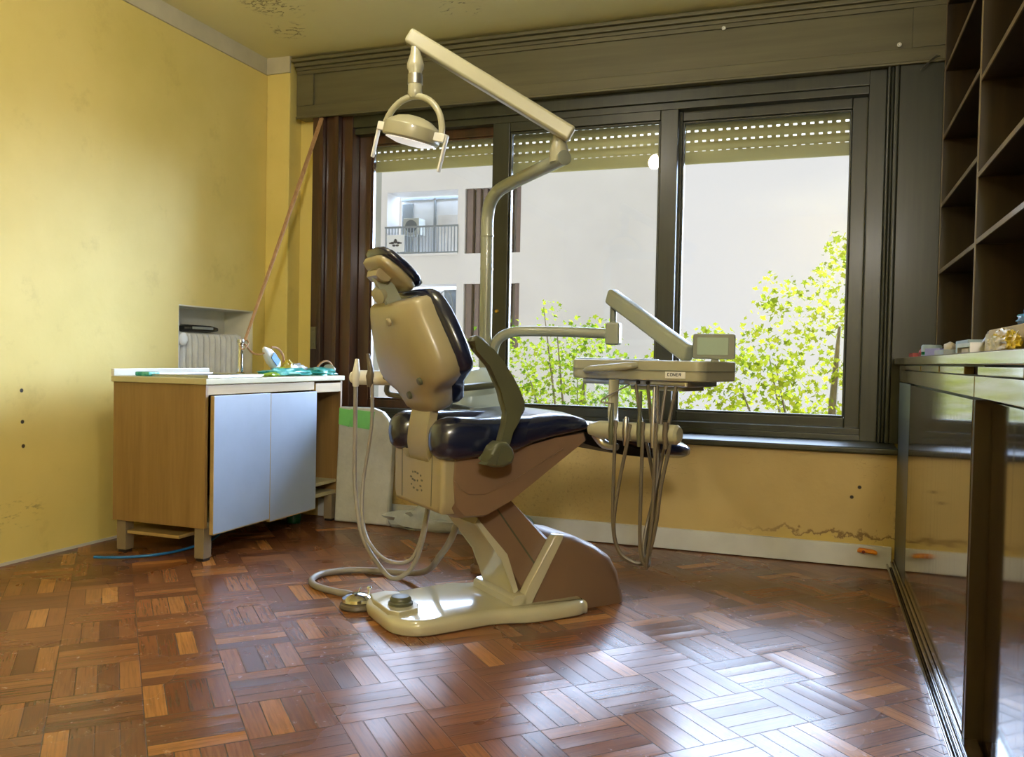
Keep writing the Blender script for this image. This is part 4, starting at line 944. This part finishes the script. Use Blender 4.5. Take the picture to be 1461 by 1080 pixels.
# ------------------------------------------------------------------ wrapped panel and plastic at the window wall
t = thing('wrapped_panel', 'plastic-wrapped white panel with rounded top leaning beside the sink cabinet', 'panel', (-2.27, 3.98, 0))
pan = [(-2.435, .004), (-2.108, .004), (-2.105, .40), (-2.112, .50), (-2.135, .56), (-2.175, .60), (-2.23, .618), (-2.435, .618)]
b = NB(); prism(b, pan, lambda x, z, d: V((x, d + (.618 - z) * -.06 + .02, z)), 3.975, 4.02, .012, 3); obj('panel', b, 'whitefilm', t)
b = NB()
for x0, x1, z0, z1 in ((-2.43, -2.365, .525, .612), (-2.36, -2.225, .515, .608)): prism(b, [(x0, z0), (x1, z0 - .012), (x1 + .01, z1 - .01), (x0, z1)], lambda x, z, d: V((x, d + (.618 - z) * -.06 + .02, z)), 3.9705, 3.975)
obj('green_tape', b, 'greentape', t)
b = NB(); blob(b, (-1.88, 3.985, 0.0), .25, .06, .075, .35, 3.0, 3); tag(obj('crumpled_plastic', b, 'clear'), 'crumpled clear plastic sheet on the floor against the baseboard', 'plastic sheet')
b = NB(); blob(b, (-1.385, 3.99, 0.0), .075, .05, .085, .35, 2.6, 8); tag(obj('crumpled_cloth', b, 'bluecard'), 'crumpled pale blue-white cloth by the baseboard behind the chair', 'cloth')
t = thing('orange_plug', 'orange wall plug stuck on the white baseboard in the corner', 'plug', (.218, 4.045, .072))
b = NB(); loft(b, [ring((x, 4.046, .078 + .004 * math.sin(i)), (0, 1, 0), (0, 0, 1), r, r * .9, 2.4, 14) for i, (x, r) in enumerate(((.178, .006), (.185, .012), (.205, .011), (.24, .0115), (.255, .010), (.26, .005)))]); obj('body', b, 'orange', t)
b = NB(); lathe(b, [(.008, 0), (.007, .004)], (.203, 4.037, .077), (0, -1, 0), 10); obj('spot', b, 'redbrown', t)

# ================================================================== RIGHT-HAND BUILT-IN CABINETS
KX = .33
ca = thing('base_cabinet', 'glossy dark varnished base cabinet next to the window wall', 'cabinet', (.58, 3.12, 0), 0.0, 'base cabinets along the right wall')
b = NB(); box(b, KX + .022, XR - .006, 2.18, 4.075, .0, .904); obj('carcass', b, 'shelf', ca)
b = NB(); box(b, KX - .0, KX + .02, 3.60, 4.075, .02, .828, .002); obj('end_post', b, 'frame', ca)
b = NB(); box(b, KX, KX + .022, 2.182, 3.595, .058, .826, .003); d1 = obj('door', b, 'varnish', ca)
b = NB(); box(b, KX + .002, KX + .06, 2.160, 2.182, .0, .826, .002); obj('door_stile', b, 'shelf', ca)
b = NB(); box(b, KX + .040, KX + .045, 2.1585, 2.161, .385, .505, .001); obj('lock_plate', b, 'brass', ca)
b = NB(); box(b, KX - .001, KX + .02, 2.165, 4.075, .832, .880, .002); obj('apron', b, 'counter', ca)
for y0, y1 in ((2.30, 2.738), (2.775, 3.215), (3.26, 4.06)):
    b = NB(); box(b, KX - .003, KX + .02, y0, y1, .8825, .9015, .002); obj('drawer_pull', b, 'counter', ca)
cb = thing('base_cabinet', 'recessed dark varnished base cabinet at the right edge nearest the camera', 'cabinet', (.60, .9, 0), 0.0, 'base cabinets along the right wall')
b = NB(); box(b, KX + .054, XR - .006, -.55, 2.158, 0, .904); obj('carcass', b, 'shelf', cb)
for y0, y1 in ((.98, 2.15), (-.50, .96)):
    b = NB(); box(b, KX + .036, KX + .054, y0, y1, .03, .822, .003); obj('door', b, 'varnish', cb)
b = NB(); box(b, KX - .001, KX + .02, -.55, 2.155, .832, .880, .002); obj('apron', b, 'counter', cb)
b = NB(); box(b, KX + .02, KX + .054, -.55, 2.155, .836, .90); obj('soffit', b, 'shelf', cb)
for y0, y1 in ((1.66, 2.11), (1.18, 1.63), (.7, 1.15), (.2, .67)):
    b = NB(); box(b, KX - .003, KX + .02, y0, y1, .8825, .9015, .002); obj('drawer_pull', b, 'counter', cb)
wk = thing('counter_top', 'long olive-brown varnished counter top along the right wall', 'worktop', (.58, 1.9, .905))
b = NB(); box(b, KX - .012, XR - .006, -.55, 4.335, .905, .934, .004, 3); obj('slab', b, 'counter', wk)
b = NB()
for x0, x1, h in ((.296, .306, .030), (.306, .312, .018), (.312, .322, .042), (.322, KX + .03, .054)): box(b, x0, x1, -.55, 4.055, 0, h, .003)
o = struct('trim_3', b, 'varnish'); o['label'] = 'ridged dark floor track below the right cabinets'
# bookcase above the counter
bc = thing('bookcase', 'tall dark wooden open shelving above the counter on the right wall', 'bookcase', (.67, 2.8, .934))
SX0, SX1 = .50, .835
ups = [4.325, 3.35, 2.42, 1.50, .60]
for y in ups:
    b = NB(); box(b, SX0, SX1, y - .009, y + .009, .934, 2.645, .002); u_ = obj('upright', b, 'shelf', bc)
    b = NB(); box(b, SX0 - .003, SX0, y - .010, y + .010, .936, 2.643, .001); obj('front_edge', b, 'shelfedge', u_)
b = NB(); box(b, SX1 - .012, SX1, .59, 4.33, .934, 2.645); obj('back_panel', b, 'shelf', bc)
hts = [(1.334, 1.637, 1.944, 2.25, 2.55), (1.340, 1.572, 1.905, 2.22, 2.52), (1.340, 1.60, 1.90, 2.2, 2.5), (1.34, 1.62, 1.92, 2.2, 2.5)]
for i in range(4):
    for z in hts[i]:
        b = NB(); box(b, SX0 + .004, SX1 - .012, ups[i + 1] + .009, ups[i] - .009, z - .012, z + .004, .001); s_ = obj('shelf', b, 'shelf', bc)
        b = NB(); box(b, SX0 - .001, SX0 + .004, ups[i + 1] + .010, ups[i] - .010, z - .013, z + .005, .001); obj('front_edge', b, 'shelfedge', s_)
b = NB(); tube(b, [(.47, 4.28, 2.30), (.44, 4.26, 2.28), (.40, 4.24, 2.24)], .003, 6, 3); tube(b, [(.46, 4.28, 2.305), (.42, 4.25, 2.265), (.39, 4.24, 2.23)], .002, 6, 3); tag(obj('loose_wire', b, 'steel'), 'short loose wire ends sticking out under the pelmet by the shelves', 'wire')

# small things left on the counter
def cbox(name, label, cat, x, y, dx, dy, h, mat, group=None, rz=0.0, z=.934):
    b = NB(); box(b, -dx / 2, dx / 2, -dy / 2, dy / 2, 0, h, .002, 2, Matrix.Translation(V((x, y, z))) @ Matrix.Rotation(rz, 4, 'Z'))
    return tag(obj(name, b, mat), label, cat, group)
cbox('small_box', 'small red box at the window end of the counter', 'box', .40, 4.12, .05, .16, .022, 'red', 'small boxes on the counter')
b = NB(); blob(b, (.42, 3.96, .934), .03, .07, .030, .3, 2.6, 5); tag(obj('rubber_lump', b, 'red'), 'small reddish lump beside the red box on the counter', 'lump')
t = thing('jar', 'small pale jar with a dark green band on the counter', 'jar', (.42, 3.78, .934))
b = NB(); lathe(b, [(.036, 0), (.038, .004), (.038, .046), (.034, .052)], (.42, 3.78, .934), (0, 0, 1), 20); obj('body', b, 'bluecard', t)
b = NB(); lathe(b, [(.0385, .012), (.0385, .024)], (.42, 3.78, .934), (0, 0, 1), 20); obj('band', b, 'greenbottle', t)
cbox('small_box', 'lilac box tilted beside the pale jar on the counter', 'box', .42, 3.58, .05, .09, .034, 'lilac', 'small boxes on the counter', .5)
t = thing('small_box', 'flat grey box with a pinkish cap on it on the counter', 'box', (.42, 3.31, .934), 0.0, 'small boxes on the counter')
b = NB(); box(b, .39, .46, 3.19, 3.43, .934, .958, .002); obj('carton', b, 'greycard', t)
b = NB(); blob(b, (.42, 3.27, .958), .02, .05, .018, .25, 2.0, 2, 2); obj('cap', b, 'beigecard', t)
cbox('carton', 'pale blue upright carton in the middle of the counter items', 'box', .45, 3.02, .06, .24, .050, 'bluecard')
t = thing('metal_stand', 'small grey open metal stand with a lever on the counter', 'stand', (.42, 2.73, .934))
b = NB(); prism(b, [(2.62, .934), (2.62, .968), (2.85, .968), (2.85, .934), (2.84, .934), (2.84, .958), (2.63, .958), (2.63, .934)], lambda y, z, d: V((d, y, z)), .385, .455, .0015); obj('frame', b, 'steel', t)
b = NB(); box(b, .39, .45, 2.68, 2.80, .934, .954, .003); obj('block', b, 'beigecard', t)
b = NB(); tube(b, [(.42, 2.63, .966), (.42, 2.60, .975), (.42, 2.55, .992)], .005, 8, 3); obj('lever', b, 'steel', t)
t = thing('cardboard_box', 'beige cardboard box with dark printed lines on the counter', 'box', (.48, 2.26, .934))
b = NB(); box(b, .41, .488, 2.02, 2.50, .934, .997, .003); obj('carton', b, 'beigecard', t)
b = NB()
box(b, .4090, .4102, 2.31, 2.455, .9365, .956); box(b, .4090, .4102, 2.33, 2.44, .977, .983); box(b, .4090, .4102, 2.34, 2.45, .968, .970); box(b, .4090, .4102, 2.34, 2.45, .963, .965); obj('print', b, 'ink', t)
b = NB(); prism(b, [(2.50, .936), (2.59, .936), (2.575, .988), (2.53, .990), (2.50, .994)], lambda y, z, d: V((d, y, z)), .415, .485, .002); obj('flap', b, 'laminate', t)
b = NB(); blob(b, (.385, 2.16, .9345), .022, .13, .034, .3, 6, 7, 4); tag(obj('yellow_fluff', b, 'yellowbag'), 'crumpled yellow plastic in front of the cardboard box', 'plastic')
b = NB(); blob(b, (.45, 2.10, .9975), .035, .17, .026, .3, 3.0, 15, 4); tag(obj('plastic_bag', b, 'bluebag'), 'bright blue crumpled plastic bag on top of the cardboard box', 'bag')

# ================================================================== LIGHT
t = thing('light_bulb', 'bare warm bulb hanging from the ceiling in front of the lamp', 'bulb', (-1.3, 2.0, 2.50))
b = NB(); lathe(b, [(.002, -.05), (.026, -.045), (.043, -.022), (.047, 0), (.043, .022), (.030, .042), (.018, .058)], (-1.3, 2.0, 2.50), (0, 0, 1), 24); obj('glass_bulb', b, 'bulb', t)
b = NB(); lathe(b, [(.02, 0), (.02, .05), (.006, .06), (.006, .09)], (-1.3, 2.0, 2.56), (0, 0, 1), 16); obj('socket', b, 'white', t)

cl = thing('fill_globe', 'added glowing fill globe, unseen behind the camera', 'fill light', (.50, -.95, 1.95))  # invented lamp out of view, added as soft fill for walls and ceiling
b = NB(); lathe(b, [(.15 * math.sin(PI * i / 16), -.15 * math.cos(PI * i / 16)) for i in range(17)], (.50, -.95, 2.10), (0, 0, 1), 32); obj('globe', b, 'globe', cl, 60)
b = NB(); tube(b, [(.50, -.95, 2.24), (.50, -.95, 2.64)], .006, 8); lathe(b, [(.045, 0), (.045, .03), (.02, .06)], (.50, -.95, 2.235), (0, 0, 1), 20); obj('rod', b, 'steel', cl)
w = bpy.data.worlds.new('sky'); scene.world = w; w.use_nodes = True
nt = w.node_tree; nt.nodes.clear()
def wn(typ, **kw):
    nd = nt.nodes.new(typ)
    for k, v in kw.items(): setattr(nd, k, v)
    return nd
tc = wn('ShaderNodeTexCoord'); sp = wn('ShaderNodeSeparateXYZ'); nt.links.new(tc.outputs['Generated'], sp.inputs[0])
def mr(sock, a, b_, c, d):
    m_ = wn('ShaderNodeMapRange', interpolation_type='SMOOTHSTEP'); m_.clamp = True
    nt.links.new(sock, m_.inputs[0])
    for i, x in enumerate((a, b_, c, d)): m_.inputs[i + 1].default_value = x
    return m_.outputs[0]
def mm(op, a, b_):
    m_ = wn('ShaderNodeMath', operation=op)
    for i, x in enumerate((a, b_)):
        if isinstance(x, float): m_.inputs[i].default_value = x
        else: nt.links.new(x, m_.inputs[i])
    return m_.outputs[0]
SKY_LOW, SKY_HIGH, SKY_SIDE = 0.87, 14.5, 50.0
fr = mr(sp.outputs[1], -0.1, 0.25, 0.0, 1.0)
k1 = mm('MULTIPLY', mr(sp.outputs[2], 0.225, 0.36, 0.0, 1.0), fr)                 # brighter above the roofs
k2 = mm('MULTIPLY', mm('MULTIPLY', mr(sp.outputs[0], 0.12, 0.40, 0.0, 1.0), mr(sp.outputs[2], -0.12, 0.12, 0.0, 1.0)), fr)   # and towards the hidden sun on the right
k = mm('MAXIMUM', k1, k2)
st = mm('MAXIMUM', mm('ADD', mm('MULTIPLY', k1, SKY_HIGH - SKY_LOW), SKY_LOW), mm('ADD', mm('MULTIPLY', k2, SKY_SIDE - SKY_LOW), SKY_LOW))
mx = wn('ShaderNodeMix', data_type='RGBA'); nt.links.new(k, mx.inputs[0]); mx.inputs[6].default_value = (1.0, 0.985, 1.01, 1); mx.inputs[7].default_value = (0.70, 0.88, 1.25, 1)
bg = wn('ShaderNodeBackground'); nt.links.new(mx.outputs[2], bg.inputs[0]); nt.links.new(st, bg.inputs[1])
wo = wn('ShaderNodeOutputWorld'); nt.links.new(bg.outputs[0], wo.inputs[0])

# ================================================================== CAMERA
F = 1212.726
yaw, pitch, roll = (math.radians(a) for a in (19.88477, -1.38591, 1.14879))
f = V((-math.sin(yaw) * math.cos(pitch), math.cos(yaw) * math.cos(pitch), math.sin(pitch)))
r0 = V((math.cos(yaw), math.sin(yaw), 0)); u0 = r0.cross(f)
r1 = r0 * math.cos(roll) + u0 * math.sin(roll); u1 = -r0 * math.sin(roll) + u0 * math.cos(roll)
cam = bpy.data.cameras.new('camera'); co = bpy.data.objects.new('camera', cam); COL.objects.link(co)
cam.sensor_fit = 'HORIZONTAL'; cam.sensor_width = 36.0; cam.lens = 36.0 * F / 1461.0; cam.clip_start = 0.02
m = Matrix((r1, u1, -f)).transposed().to_4x4(); m.translation = V((0, 0, .9)); co.matrix_world = m
scene.camera = co
vs = scene.view_settings
scene.display_settings.display_device = 'sRGB'
vs.view_transform = 'Standard'; vs.look = 'None'; vs.gamma = 1.0; vs.use_curve_mapping = False; vs.exposure = 0.0
